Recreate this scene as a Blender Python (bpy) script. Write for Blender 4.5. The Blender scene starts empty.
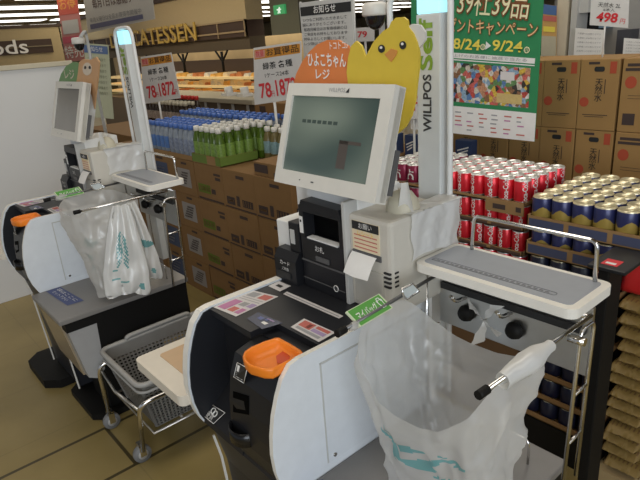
import bpy, bmesh, math, random
from mathutils import Vector, Matrix, noise
random.seed(7)
sc = bpy.context.scene
COL = sc.collection
PI = math.pi

# ------------------------------------------------------------------ camera
FPX = 565.4
YAW, PITCH, ROLL = -0.8792, 0.3422, 0.0762
CAM = Vector((0, 0, 1.5))
fw = Vector((math.sin(YAW)*math.cos(PITCH), math.cos(YAW)*math.cos(PITCH), -math.sin(PITCH)))
rt0 = Vector((math.cos(YAW), -math.sin(YAW), 0))
dn0 = fw.cross(rt0)
cr, sr = math.cos(ROLL), math.sin(ROLL)
RT = rt0*cr + dn0*sr
DN = -rt0*sr + dn0*cr
cd = bpy.data.cameras.new('camera')
cam = bpy.data.objects.new('camera', cd)
COL.objects.link(cam)
m3 = Matrix((RT, -DN, -fw)).transposed()
cam.matrix_world = Matrix.Translation(CAM) @ m3.to_4x4()
cd.sensor_width = 36
cd.lens = FPX/640*36
cd.clip_end = 200
cd.clip_start = 0.02
sc.camera = cam

def P(px, py, ax, v):
    """point of the plane ax = v seen at a place measured in the photograph"""
    r = RT*((px-320)/FPX) + DN*((py-240)/FPX) + fw
    i = 'xyz'.index(ax)
    return CAM + r*((v-CAM[i])/r[i])

# ------------------------------------------------------------------ materials
MATS = {}
def mat(name, col, rough=.5, metal=0, var=.06, scale=30, emit=0, alpha=1, trans=0, bump=0, spec=.5, ecol=None, stretch=None):
    if name in MATS: return MATS[name]
    m = bpy.data.materials.new(name); m.use_nodes = True
    nt = m.node_tree; b = nt.nodes['Principled BSDF']
    tc = nt.nodes.new('ShaderNodeTexCoord'); n = nt.nodes.new('ShaderNodeTexNoise')
    n.inputs['Scale'].default_value = scale; n.inputs['Detail'].default_value = 3
    src = tc.outputs['Object']
    if stretch:
        mp = nt.nodes.new('ShaderNodeMapping'); mp.inputs['Scale'].default_value = stretch
        nt.links.new(src, mp.inputs[0]); src = mp.outputs[0]
    nt.links.new(src, n.inputs['Vector'])
    r = nt.nodes.new('ShaderNodeMapRange'); r.inputs[3].default_value = 1-var; r.inputs[4].default_value = 1+var
    nt.links.new(n.outputs['Fac'], r.inputs[0])
    mx = nt.nodes.new('ShaderNodeMix'); mx.data_type = 'RGBA'; mx.blend_type = 'MULTIPLY'; mx.inputs[0].default_value = 1
    mx.inputs[6].default_value = (*col, 1)
    nt.links.new(r.outputs[0], mx.inputs[7])
    nt.links.new(mx.outputs[2], b.inputs['Base Color'])
    b.inputs['Roughness'].default_value = rough; b.inputs['Metallic'].default_value = metal
    b.inputs['Alpha'].default_value = alpha; b.inputs['Transmission Weight'].default_value = trans
    b.inputs['Specular IOR Level'].default_value = spec
    if emit:
        b.inputs['Emission Color'].default_value = (*(ecol or col), 1); b.inputs['Emission Strength'].default_value = emit
    if bump:
        bp = nt.nodes.new('ShaderNodeBump'); bp.inputs['Strength'].default_value = bump
        nt.links.new(n.outputs['Fac'], bp.inputs['Height']); nt.links.new(bp.outputs[0], b.inputs['Normal'])
    MATS[name] = m
    return m

def film(name, col, transp=.3, thru=.5):
    m = bpy.data.materials.new(name); m.use_nodes = True
    nt = m.node_tree; nt.nodes.clear()
    out = nt.nodes.new('ShaderNodeOutputMaterial')
    d = nt.nodes.new('ShaderNodeBsdfDiffuse'); t = nt.nodes.new('ShaderNodeBsdfTranslucent')
    tr = nt.nodes.new('ShaderNodeBsdfTransparent'); g = nt.nodes.new('ShaderNodeBsdfGlossy')
    n = nt.nodes.new('ShaderNodeTexNoise'); n.inputs['Scale'].default_value = 14
    r = nt.nodes.new('ShaderNodeValToRGB')
    r.color_ramp.elements[0].color = (col[0]*.9, col[1]*.9, col[2]*.9, 1); r.color_ramp.elements[1].color = (*col, 1)
    tc = nt.nodes.new('ShaderNodeTexCoord'); nt.links.new(tc.outputs['Object'], n.inputs['Vector'])
    nt.links.new(n.outputs['Fac'], r.inputs[0])
    nt.links.new(r.outputs[0], d.inputs[0]); nt.links.new(r.outputs[0], t.inputs[0])
    g.inputs['Roughness'].default_value = .28
    a = nt.nodes.new('ShaderNodeMixShader'); a.inputs[0].default_value = thru
    b = nt.nodes.new('ShaderNodeMixShader'); b.inputs[0].default_value = .11
    c = nt.nodes.new('ShaderNodeMixShader'); c.inputs[0].default_value = transp
    nt.links.new(d.outputs[0], a.inputs[1]); nt.links.new(t.outputs[0], a.inputs[2])
    nt.links.new(a.outputs[0], b.inputs[1]); nt.links.new(g.outputs[0], b.inputs[2])
    nt.links.new(b.outputs[0], c.inputs[1]); nt.links.new(tr.outputs[0], c.inputs[2])
    nt.links.new(c.outputs[0], out.inputs[0])
    n2 = nt.nodes.new('ShaderNodeTexNoise'); n2.noise_type = 'RIDGED_MULTIFRACTAL'; n2.inputs['Scale'].default_value = 9; n2.inputs['Detail'].default_value = 3; n2.inputs['Distortion'].default_value = .8
    mpn = nt.nodes.new('ShaderNodeMapping'); mpn.inputs['Scale'].default_value = (1.2, 1.2, .8)
    nt.links.new(tc.outputs['Object'], mpn.inputs[0]); nt.links.new(mpn.outputs[0], n2.inputs['Vector'])
    bp = nt.nodes.new('ShaderNodeBump'); bp.inputs['Strength'].default_value = .7; bp.inputs['Distance'].default_value = .012
    nt.links.new(n2.outputs['Fac'], bp.inputs['Height'])
    for k in (d, t, g): nt.links.new(bp.outputs[0], k.inputs['Normal'])
    MATS[name] = m
    return m

white = mat('white_plastic', (.80, .80, .78), .42)
panelw = mat('panel_white', (.74, .78, .82), .4)
rim = mat('rim_cream', (.80, .77, .70), .5)
cream = mat('cream_board', (.78, .70, .58), .5)
tan = mat('tan_inset', (.58, .40, .24), .5)
black = mat('black_plastic', (.013, .0135, .016), .40, spec=.4)
blackm = mat('black_matte', (.006, .0055, .005), .6, spec=.25)
dark = mat('charcoal', (.017, .018, .022), .40, spec=.4)
greyd = mat('dark_grey', (.10, .10, .10), .45)
greytop = mat('grey_platform', (.22, .21, .20), .38)
greymat = mat('grey_tray_mat', (.32, .34, .375), .55)
greyl = mat('light_grey', (.52, .52, .50), .45)
beige = mat('beige_plastic', (.60, .57, .50), .5)
chrome = mat('chrome', (.78, .77, .75), .16, 1, .03)
steel = mat('brushed_steel', (.62, .61, .58), .3, 1, .08)
orange = mat('orange_plastic', (.90, .24, .018), .38)
oranged = mat('orange_red_slot', (.62, .07, .01), .4)  # deeper orange-red for the slot in the coin tray
green = mat('sign_green', (.10, .33, .06), .5)
wht = mat('paper_white', (.82, .81, .78), .6)
ink = mat('black_ink', (.02, .02, .02), .6)
red = mat('red_ink', (.68, .03, .04), .5)
redc = mat('can_red', (.70, .02, .035), .28, .25)
maroon = mat('can_maroon', (.26, .02, .06), .3, .25)
silver = mat('can_lid', (.86, .85, .82), .28, .7)
goldlid = mat('can_gold_lid', (.82, .74, .50), .3, .6)
navy = mat('can_navy', (.03, .035, .12), .3, .2)
goldp = mat('gold_print', (.42, .30, .07), .4, .3)
card = mat('cardboard', (.235, .128, .045), .8, 0, .1, 18)
cardl = mat('cardboard_light', (.30, .175, .07), .8, 0, .1, 18)
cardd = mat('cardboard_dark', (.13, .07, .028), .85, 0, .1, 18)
inkbrown = mat('box_ink', (.055, .035, .03), .8)
boxgreen = mat('box_green', (.12, .17, .015), .8)
boxblue = mat('box_blue', (.06, .08, .15), .8)
boxgrey = mat('box_grey', (.30, .28, .27), .8)
redstamp = mat('red_stamp', (.42, .07, .03), .8)
yellow = mat('chick_yellow', (.68, .50, .05), .55)
orangeb = mat('board_orange', (.72, .22, .06), .55)
gold = mat('gold_letters', (.62, .42, .08), .4, .3)
brownb = mat('brown_band', (.05, .026, .015), .6)
soffit = mat('beige_soffit', (.52, .42, .24), .7)
cyan = mat('cyan_lamp', (.35, .75, .85), .3, emit=.7, ecol=(.4, .85, 1))

# ------------------------------------------------------------------ mesh helpers
def new(): return bmesh.new()

def box(bm, x0, x1, y0, y1, z0, z1, mi=0, bev=0):
    r = bmesh.ops.create_cube(bm, size=1)
    vs = r['verts']
    bmesh.ops.scale(bm, vec=(abs(x1-x0), abs(y1-y0), abs(z1-z0)), verts=vs)
    bmesh.ops.translate(bm, vec=((x0+x1)/2, (y0+y1)/2, (z0+z1)/2), verts=vs)
    fs = set(f for v in vs for f in v.link_faces)
    for f in fs: f.material_index = mi
    if bev:
        es = list(set(e for v in vs for e in v.link_edges))
        g = bmesh.ops.bevel(bm, geom=es, offset=bev, segments=2, affect='EDGES', profile=.6)
        for f in g['faces']: f.material_index = mi
    return bm

def quad(bm, a, b, c, d, mi=0):
    f = bm.faces.new([bm.verts.new(p) for p in (a, b, c, d)]); f.material_index = mi
    return f

def tube(bm, pts, r=.006, seg=8, mi=0, cap=True, closed=False):
    pts = [Vector(p) for p in pts]; n = len(pts)
    rings = []; prev = None
    for i, p in enumerate(pts):
        if closed: d = (pts[(i+1) % n]-pts[i-1]).normalized()
        else: d = (pts[min(i+1, n-1)]-pts[max(i-1, 0)]).normalized()
        if prev is None:
            u = d.orthogonal().normalized()
        else:
            u = (prev-d*prev.dot(d)).normalized()
        prev = u; w = d.cross(u)
        rings.append([bm.verts.new(p+(u*math.cos(2*PI*k/seg)+w*math.sin(2*PI*k/seg))*r) for k in range(seg)])
    for i in range(n if closed else n-1):
        a, b = rings[i], rings[(i+1) % n]
        for k in range(seg):
            f = bm.faces.new((a[k], a[(k+1) % seg], b[(k+1) % seg], b[k])); f.material_index = mi; f.smooth = True
    if cap and not closed:
        bm.faces.new(rings[0][::-1]).material_index = mi; bm.faces.new(rings[-1]).material_index = mi
    return bm

def rounded(pts, r, n=5):
    """polyline with rounded corners"""
    pts = [Vector(p) for p in pts]; out = [pts[0]]
    for i in range(1, len(pts)-1):
        a, b, c = pts[i-1], pts[i], pts[i+1]
        p = b+(a-b).normalized()*min(r, (a-b).length*.45); q = b+(c-b).normalized()*min(r, (c-b).length*.45)
        for k in range(n+1):
            t = k/n; out.append(p*(1-t)**2+b*2*t*(1-t)+q*t*t)
    return out+[pts[-1]]

def prism(bm, poly, ax, a0, a1, mi=0, mi_side=None):
    """polygon given in the other two axes (in order), extruded along ax"""
    def mk(p, a):
        if ax == 'x': return Vector((a, p[0], p[1]))
        if ax == 'y': return Vector((p[0], a, p[1]))
        return Vector((p[0], p[1], a))
    A = [bm.verts.new(mk(p, a0)) for p in poly]; B = [bm.verts.new(mk(p, a1)) for p in poly]
    f = bm.faces.new(A[::-1]); f.material_index = mi
    f = bm.faces.new(B); f.material_index = mi
    n = len(poly)
    for i in range(n):
        f = bm.faces.new((A[i], A[(i+1) % n], B[(i+1) % n], B[i])); f.material_index = mi if mi_side is None else mi_side
    return bm

def lathe(bm, prof, c=(0, 0, 0), seg=16, mis=None, smooth=True):
    c = Vector(c); rings = []
    for r, z in prof:
        if r < 1e-6: rings.append([bm.verts.new(c+Vector((0, 0, z)))])
        else: rings.append([bm.verts.new(c+Vector((r*math.cos(2*PI*k/seg), r*math.sin(2*PI*k/seg), z))) for k in range(seg)])
    for i in range(len(rings)-1):
        a, b = rings[i], rings[i+1]; mi = mis[i] if mis else 0
        for k in range(seg):
            k2 = (k+1) % seg
            if len(a) == 1 and len(b) == 1: continue
            if len(a) == 1: f = bm.faces.new((a[0], b[k2], b[k]))
            elif len(b) == 1: f = bm.faces.new((a[k], a[k2], b[0]))
            else: f = bm.faces.new((a[k], a[k2], b[k2], b[k]))
            f.material_index = mi; f.smooth = smooth
    return bm

def rrect(x0, x1, y0, y1, r, n=5):
    o = []
    for cx, cy, a in ((x1-r, y1-r, 0), (x0+r, y1-r, 90), (x0+r, y0+r, 180), (x1-r, y0+r, 270)):
        for k in range(n+1):
            t = math.radians(a+90*k/n); o.append((cx+r*math.cos(t), cy+r*math.sin(t)))
    return o

def obj(name, bm, mats, parent=None, base=None, label=None, fixn=True):
    """link one mesh object; vertices are given in the parent's root frame (base) or world"""
    if fixn: bmesh.ops.recalc_face_normals(bm, faces=bm.faces)
    me = bpy.data.meshes.new(name); bm.to_mesh(me); bm.free()
    for m in (mats if isinstance(mats, (list, tuple)) else [mats]): me.materials.append(m)
    o = bpy.data.objects.new(name, me); COL.objects.link(o)
    if base is not None: me.transform(Matrix.Translation(-Vector(base)))
    if parent is not None: o.parent = parent
    elif base is not None: o.location = base
    if label: o['label'] = label
    return o

def tag(o, label, cat, group=None, kind=None):
    o['label'] = label; o['category'] = cat
    if group: o['group'] = group
    if kind: o['kind'] = kind
    return o

def empty(name, loc, label, cat, group=None):
    o = bpy.data.objects.new(name, None); COL.objects.link(o); o.location = loc; o.empty_display_size = .05
    return tag(o, label, cat, group)

def struct(name, bm, m):
    o = obj(name, bm, m); o['kind'] = 'structure'; return o

def copy_tree(o, parent=None):
    c = o.copy(); COL.objects.link(c)
    if parent is not None: c.parent = parent
    for ch in list(o.children): copy_tree(ch, c)
    return c

TXT = {}
def text_mesh(s, align='CENTER', depth=0, off=0, space=1):
    k = (s, align, depth, off, space)
    if k in TXT: return TXT[k].copy()
    cu = bpy.data.curves.new('lettering', 'FONT'); cu.body = s; cu.align_x = align; cu.align_y = 'CENTER'
    cu.extrude = depth; cu.resolution_u = 3; cu.offset = off; cu.space_line = space
    to = bpy.data.objects.new('lettering', cu); COL.objects.link(to)
    bpy.context.view_layer.update()
    dg = bpy.context.evaluated_depsgraph_get()
    me = bpy.data.meshes.new_from_object(to.evaluated_get(dg))
    bpy.data.objects.remove(to); me.materials.clear()
    TXT[k] = me
    return me.copy()

def text(name, s, m, origin, ux, uy, size, parent=None, base=None, align='CENTER', width=None, depth=0, off=0, label=None, space=1):
    """lettering laid on a plane: ux along the line, uy up; scaled to width if given"""
    me = text_mesh(s, align, depth, off, space)
    ux = Vector(ux).normalized(); uy = Vector(uy); uy = (uy-ux*uy.dot(ux)).normalized(); uz = ux.cross(uy)
    sx = size
    if width:
        xs = [v.co.x for v in me.vertices]; sx = width/(max(xs)-min(xs))
    M = Matrix((ux*sx, uy*size, uz*size)).transposed().to_4x4()
    M.translation = Vector(origin)
    me.transform(M)
    if base is not None: me.transform(Matrix.Translation(-Vector(base)))
    me.materials.append(m)
    o = bpy.data.objects.new(name, me); COL.objects.link(o)
    if parent is not None: o.parent = parent
    elif base is not None: o.location = base
    if label: o['label'] = label
    return o

def lerp(a, b, t): return a+(b-a)*t
def bil(q, u, v):
    a, b, c, d = q   # bottom-left, bottom-right, top-right, top-left
    return lerp(lerp(a, b, u), lerp(d, c, u), v)

# ------------------------------------------------------------------ the setting
def floor_material():
    m = bpy.data.materials.new('floor_tiles'); m.use_nodes = True
    nt = m.node_tree; b = nt.nodes['Principled BSDF']; L = nt.links
    tc = nt.nodes.new('ShaderNodeTexCoord'); sp = nt.nodes.new('ShaderNodeSeparateXYZ'); L.new(tc.outputs['Object'], sp.inputs[0])
    n = nt.nodes.new('ShaderNodeTexNoise'); n.inputs['Scale'].default_value = 2.5; n.inputs['Detail'].default_value = 5
    L.new(tc.outputs['Object'], n.inputs['Vector'])
    r = nt.nodes.new('ShaderNodeValToRGB')
    r.color_ramp.elements[0].position = .3; r.color_ramp.elements[0].color = (.245, .185, .066, 1)
    r.color_ramp.elements[1].position = .75; r.color_ramp.elements[1].color = (.35, .265, .105, 1)
    L.new(n.outputs['Fac'], r.inputs[0])
    def M(op, a, c=None):
        k = nt.nodes.new('ShaderNodeMath'); k.operation = op
        for i, v in enumerate((a, c)):
            if v is None: continue
            if isinstance(v, (int, float)): k.inputs[i].default_value = v
            else: L.new(v, k.inputs[i])
        return k.outputs[0]
    x, y = sp.outputs[0], sp.outputs[1]
    def line(c, v, w): return M('LESS_THAN', M('ABSOLUTE', M('SUBTRACT', c, v)), w)
    l1 = line(x, -2.188, .008); l2 = line(x, -1.876, .008)
    l3 = M('MULTIPLY', line(y, .545, .007), line(x, -2.03, .158))
    dk = M('MAXIMUM', M('MAXIMUM', l1, l2), l3)
    # faint grout of the ordinary tiles
    def grout(c, o): return M('LESS_THAN', M('ABSOLUTE', M('SUBTRACT', M('FRACT', M('DIVIDE', M('ADD', c, o), .455)), .5)), .006)
    gr = M('MULTIPLY', M('MAXIMUM', grout(x, 20.3), grout(y, 20.15)), .16)
    fac = M('MAXIMUM', M('MULTIPLY', dk, .86), gr)
    mx = nt.nodes.new('ShaderNodeMix'); mx.data_type = 'RGBA'
    L.new(fac, mx.inputs[0]); L.new(r.outputs[0], mx.inputs[6]); mx.inputs[7].default_value = (.03, .022, .01, 1)
    L.new(mx.outputs[2], b.inputs['Base Color'])
    b.inputs['Roughness'].default_value = .38
    return m
bm = new(); quad(bm, (-34, -4, 0), (4, -4, 0), (4, 34, 0), (-34, 34, 0)); struct('floor', bm, floor_material())
CEIL = 2.75
bm = new(); quad(bm, (-34, -4, CEIL), (-34, 34, CEIL), (4, 34, CEIL), (4, -4, CEIL))
struct('ceiling', bm, mat('ceiling_dark', (.22, .17, .10), .9))
bm = new(); quad(bm, (-34, -4, 0), (-34, 34, 0), (-34, 34, CEIL), (-34, -4, CEIL)); struct('wall_left', bm, mat('wall_cream', (.42, .36, .24), .9))
bm = new(); quad(bm, (-34, 34, 0), (4, 34, 0), (4, 34, CEIL), (-34, 34, CEIL)); struct('wall_back', bm, MATS['wall_cream'])

# delicatessen front (wall with a dark band) and the food hall wall on the left
DY = 5.0
bm = new()
a, b = P(255, 100, 'y', DY).x, -15.5
zt0, zt1 = 1.60, 1.83
box(bm, b, a, DY, DY+.3, zt1, 2.3, 0)
box(bm, b, a, DY-.03, DY+.3, zt0, zt1, 1)
for z in (zt0+.075, zt1):
    box(bm, b, a, DY-.05, DY, z-.012, z+.012, 2)
for k in range(12): box(bm, a-.75*k-.02, a-.75*k, DY-.045, DY, zt0, zt1, 2)
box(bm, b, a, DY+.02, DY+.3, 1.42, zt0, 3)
box(bm, b, a, DY-.05, DY+.3, 2.28, 2.34, 1)
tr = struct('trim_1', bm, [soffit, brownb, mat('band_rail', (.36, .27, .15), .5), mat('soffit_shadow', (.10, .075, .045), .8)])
bm = new()
quad(bm, (b, DY+1.2, 0), (a, DY+1.2, 0), (a, DY+1.2, 1.6), (b, DY+1.2, 1.6))
struct('wall_deli', bm, mat('deli_back', (.40, .30, .17), .8, var=.5, scale=1.5))
s_text = 'DELICATESSEN'
nl, nr = P(140, 38, 'y', DY-.07), P(196, 31, 'y', DY-.07)
wN = (nr.x-nl.x)/7.3*12.2
gt = empty('wall_sign', ((nr.x-wN/2), DY-.05, 1.6), 'large gold capital letters of the deli sign on a dark brown band', 'sign')
text('lettering', s_text, gold, (nr.x-wN/2, DY-.075, 1.735), (1, 0, 0), (0, 0, 1), .40, gt, gt.location, width=wN, depth=.02, off=.008)

FX = -9.0
def F(px, py): return P(px, py, 'x', FX)
y1 = F(62, 45).y; zb = F(20, 66).z
bm = new()
ztop = F(25, 25).z; zs0, zs1 = F(25, 54).z, F(25, 40).z
box(bm, FX-.2, FX, -3.5, y1, 1.0, ztop-.04, 0)
box(bm, FX-.22, FX+.01, -3.5, y1+.05, ztop-.04, ztop, 1)
box(bm, FX-.1, FX+.02, -3.5, F(52, 45).y, zs0, zs1, 1)
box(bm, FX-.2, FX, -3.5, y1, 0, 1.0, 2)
box(bm, FX-.1, FX+.03, F(52, 45).y-.9, F(52, 45).y, (zs0+zs1)/2-.008, (zs0+zs1)/2+.008, 2)
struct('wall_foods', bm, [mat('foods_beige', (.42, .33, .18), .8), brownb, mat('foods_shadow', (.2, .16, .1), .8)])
gt = empty('wall_sign', (FX+.05, F(10, 47).y, (zs0+zs1)/2-.1), 'pale foods lettering on the dark brown strip at far left', 'sign')
e = F(28, 46).y
text('lettering', 'foods', wht, (FX+.04, e-.40, (zs0+zs1)/2-.0), (0, 1, 0), (0, 0, 1), .26, gt, gt.location, width=.78, off=.01)

# white partition behind the rear checkout
bm = new()
box(bm, -4.05, -4.01, -.8, 1.32, .0, 1.45, 0, .004)
pp = empty('partition_panel', (-4.03, .3, 0), 'tall plain white partition panel behind the rear checkout', 'partition')
obj('panel', bm, mat('partition_white', (.74, .74, .73), .55, var=.03, scale=2), pp, pp.location)
bm = new(); box(bm, -4.06, -4.0, -.8, 1.325, 1.45, 1.48, 0, .003)
obj('cap_rail', bm, mat('partition_cap', (.62, .56, .42), .5), pp, pp.location)

# square pillar with an exit sign
PY = 8.0
pa, pb = P(273, 45, 'y', PY), P(301, 42, 'y', PY)
bm = new(); box(bm, pa.x, pb.x, PY, PY+.6, 0, CEIL)
struct('trim_2', bm, mat('pillar_grey', (.20, .20, .15), .7))
ea, eb = P(274, 15, 'y', PY-.05), P(284, 4, 'y', PY-.05)
bm = new(); box(bm, ea.x, eb.x, PY-.05, PY-.002, ea.z, eb.z)
es = obj('exit_sign', bm, mat('exit_green', (.05, .35, .12), .5, emit=.4), None, ((ea.x+eb.x)/2, PY-.03, ea.z))
tag(es, 'small lit green exit sign high on the grey pillar', 'sign')
bm = new(); w_ = (eb.x-ea.x)
fig = [(.35, .1), (.45, .4), (.3, .45), (.3, .55), (.5, .62), (.5, .75), (.6, .75), (.62, .58), (.72, .5), (.6, .42), (.62, .1), (.52, .1), (.52, .32), (.45, .1)]
prism(bm, [(ea.x+w_*u, ea.z+(eb.z-ea.z)*v) for u, v in fig], 'y', PY-.053, PY-.051)
obj('running_figure', bm, mat('exit_pale', (.8, .95, .85), .5, emit=.5), es, es.location)

# rows of ceiling lights (seen at top left and above the pillar)
lamp = mat('light_louvre', (1, .98, .93), .5, emit=1.6)
lframe = mat('light_frame', (.5, .45, .35), .6)
proto = None
for x in (-13.2, -15.6, -18.0, -20.6, -23.6):
    for k in range(9):
        y = 2.0+k*2.9
        if proto is None:
            proto = empty('ceiling_light', (x, y, CEIL), 'x', 'ceiling light', 'long ceiling lights over the far hall')
            bm = new(); box(bm, -.44, .44, -1.38, 1.38, -.05, -.001); obj('frame', bm, lframe, proto)
            bm = new(); box(bm, -.36, .36, -1.30, 1.30, -.075, -.05); obj('diffuser', bm, lamp, proto)
            o = proto
        else:
            o = copy_tree(proto); o.location = (x, y, CEIL)
        o['label'] = 'long white ceiling light panel in the rows over the far hall'

# ------------------------------------------------------------------ deli food cases
caseY = 4.2
cx0, cx1 = P(180, 95, 'y', caseY).x, P(255, 95, 'y', caseY).x
case = empty('display_case', ((cx0+cx1)/2, caseY+.3, 0), 'dark deli display case with three lit shelves under the deli sign', 'display case')
zs = [P(215, 77, 'y', caseY).z, P(215, 86, 'y', caseY).z, P(215, 95, 'y', caseY).z]
bm = new(); box(bm, cx0-3, cx1, caseY+.6, caseY+.64, 0, 1.3); obj('back_panel', bm, mat('case_dark', (.05, .03, .02), .6), case, case.location)
warm = mat('shelf_glow', (.75, .55, .25), .5, emit=.25)  # shelf boards glow in place of the yellow light on their fronts
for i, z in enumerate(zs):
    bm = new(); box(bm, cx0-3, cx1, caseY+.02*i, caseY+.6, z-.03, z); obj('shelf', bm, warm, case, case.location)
bm = new(); box(bm, cx0-3, cx1, caseY-.1, caseY+.6, 0, zs[2]-.10); obj('base_cabinet', bm, mat('case_base', (.16, .12, .08), .6), case, case.location)
for k in range(4):
    x = P(225, 60, 'y', caseY).x-1.15*k+.6
    bm = new(); tube(bm, [(x, caseY+.3, zs[0]), (x, caseY+.3, 1.42)], .02, 6)
    tube(bm, [(x, caseY+.3, 1.28), (x-.16, caseY+.3, 1.43)], .015, 6); tube(bm, [(x, caseY+.3, 1.28), (x+.16, caseY+.3, 1.43)], .015, 6)
    obj('post', bm, blackm, case, case.location)
fc = [mat('food_gold', (.75, .42, .10), .6), mat('food_cream', (.80, .66, .42), .6), mat('food_rust', (.55, .20, .07), .6), mat('food_pale', (.75, .72, .62), .6)]
for i, z in enumerate(zs):
    n = 14
    for k in range(n):
        w = .13; x = cx1-.1-k*.17-(.05*i); h = random.uniform(.035, .075); y = caseY+.08+.02*i
        c = fc[(k*7+i*3+k//3) % 4]
        bm = new(); prism(bm, [(x-w/2, z), (x+w/2, z), (x+w/2-.01, z+h*.6), (x+w/4, z+h), (x-w/4, z+h*.95), (x-w/2+.01, z+h*.55)], 'y', y, y+.16)
        o = obj('food_pack', bm, c, None, (x, y+.08, z))
        tag(o, 'small wrapped food pack on the %s shelf of the deli case' % ('top', 'middle', 'bottom')[i], 'food pack', 'food packs on the %s deli shelf' % ('top', 'middle', 'bottom')[i])
# low open cooler rim in front of the deli
rz = P(215, 98, 'y', 3.1).z; rx0, rx1 = P(135, 100, 'y', 3.1).x, P(252, 100, 'y', 3.1).x
cool = empty('chilled_cabinet', ((rx0+rx1)/2, 3.3, 0), 'long low chilled cabinet with pale top rail behind the bottle display', 'cabinet')
bm = new(); box(bm, rx0, rx1, 3.1, 3.6, rz-.05, rz, 0, .01); obj('top_rail', bm, mat('cooler_rail', (.46, .42, .32), .5), cool, cool.location)
bm = new(); box(bm, rx0, rx1, 3.14, 3.58, 0, rz-.05); obj('body', bm, mat('cooler_body', (.13, .10, .07), .6), cool, cool.location)
for k in range(5):
    x = lerp(rx0, rx1, .55+.1*k); bm = new(); box(bm, x-.015, x+.015, 3.125, 3.14, 0, rz-.05); obj('upright', bm, greyl, cool, cool.location)
for k in range(3):
    x = rx1-.12-k*.3
    bm = new(); tube(bm, [(x, 3.3, rz), (x+.01, 3.3, rz+.04), (x, 3.3, rz+.09)], .045, 10); box(bm, x-.06, x+.06, 3.24, 3.36, rz, rz+.03)
    tag(obj('tub', bm, wht, None, (x, 3.3, rz)), 'small pale tub on the rail of the low chilled cabinet', 'tub', 'tubs on the cabinet rail')

# ------------------------------------------------------------------ self checkout (front one; the rear one is a copy)
R0 = Vector((-1.02, .80, 0))
CK = empty('self_checkout', R0, 'x', 'self checkout', 'self checkout machines in a row')
def part(name, bm, m, parent=None, label=None): return obj(name, bm, m, parent or CK, R0, label)
def ptext(name, s, m, o, ux, uy, size, parent=None, **k): return text(name, s, m, o, ux, uy, size, parent or CK, R0, **k)

XL, XR = -1.2, -.82
front = [(.60, .884), (.575, .879), (.552, .855), (.536, .82), (.522, .78), (.513, .735), (.509, .69), (.512, .645), (.521, .605), (.536, .57), (.552, .545)]
prof = front+[(1.02, .545), (1.02, .884)]
# side panels: white cheeks with a cream edge
for x0, x1, nm in ((XL-.006, XL+.018, 'left'), (XR-.012, XR, 'right')):
    bm = new(); prism(bm, prof, 'x', x0, x1, 0, 1)
    sp_ = part('side_panel', bm, [panelw, rim])
bm = new(); prism(bm, [(y+.006, z-.004) for y, z in front]+[(1.0, .55), (1.0, .875)], 'x', XL+.018, XL+.022); part('inner_liner', bm, dark)
for x in (XL-.004, XR-.008):
    bm = new(); prism(bm, [(.562, .50), (.576, .42), (.598, .05), (.604, .05), (.582, .42), (.568, .50)], 'x', x, x+.005); part('edge_strip', bm, rim)
# access panel seam on the right cheek
bm = new(); prism(bm, [(.655, .845), (.99, .845), (.99, .585), (.655, .585)], 'x', XR-.001, XR+.0025)
ap = part('access_panel', bm, mat('panel_white_b', (.70, .74, .78), .4), sp_)
bm = new()
box(bm, XR, XR+.0012, .651, .655, .585, .849); box(bm, XR, XR+.0012, .651, .99, .845, .849)
part('seam', bm, greyl, sp_)
bm = new(); tube(bm, [(XR, .672, .60), (XR+.006, .672, .60)], .005, 10); part('lock', bm, chrome, ap)

# cabinet
bm = new()
inner = [(.63, .862), (.63, .655), (.542, .583), (.538, .568), (.557, .545), (.585, .42), (.61, .05), (1.0, .05), (1.0, .862)]
prism(bm, inner, 'x', XL+.018, XR-.02)
cab = part('cabinet', bm, dark)
# protruding coin column on the right half of the front, with rounded nose
bm = new()
coln = [(.60, .859), (.555, .848), (.535, .80), (.524, .74), (.520, .69), (.523, .64), (.531, .60), (.548, .56), (.60, .55), (.66, .55), (.66, .859)]
prism(bm, coln, 'x', -1.0, XR-.012)
part('coin_column', bm, black, None, None)
# counter top plate
bm = new(); prism(bm, [(XL+.018, .60), (-1.0, .60), (-1.0, .668), (XR-.012, .668), (XR-.012, 1.0), (XL+.018, 1.0)], 'z', .862, .879)
top = part('counter_top', bm, dark)
# white rear ledge of the counter
bm = new(); box(bm, XL-.006, XR, 1.0, 1.03, .30, .886); part('rear_panel', bm, white)

# coin tray, bright orange, hollow
outl = [(242.5, 357), (244.5, 352), (251, 347.5), (264, 342), (275, 338.3), (279, 338), (291, 344.5), (301.5, 351), (303.5, 354), (301, 358), (291, 366), (287, 370.5), (282, 373), (276, 373), (263, 370), (249, 366), (244.5, 362)]
pts = [P(x, y, 'z', .880) for x, y in outl]
for p in pts: p.x = min(p.x, XR-.0125)
cen = sum(pts, Vector())/len(pts)
bm = new()
def ring(s, z): return [bm.verts.new((cen.x+(p.x-cen.x)*s, cen.y+(p.y-cen.y)*s, z)) for p in pts]
rings = [ring(.95, .858), ring(.99, .863), ring(1.0, .877), ring(.985, .882), ring(.91, .882), ring(.87, .876), ring(.72, .865), ring(.4, .863)]
for a, b in zip(rings, rings[1:]):
    for k in range(len(pts)):
        f = bm.faces.new((a[k], a[(k+1) % len(pts)], b[(k+1) % len(pts)], b[k])); f.smooth = True
bm.faces.new(rings[-1]); bm.faces.new(rings[0][::-1])
ct = part('coin_tray', bm, orange, None, 'bright orange coin tray')
hp = [P(x, y, 'z', .8655) for x, y in ((276, 356), (283, 351), (290, 356), (289, 363), (277, 363))]
bm = new(); bm.faces.new([bm.verts.new(p) for p in hp]); part('coin_slot', bm, oranged, ct)
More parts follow.
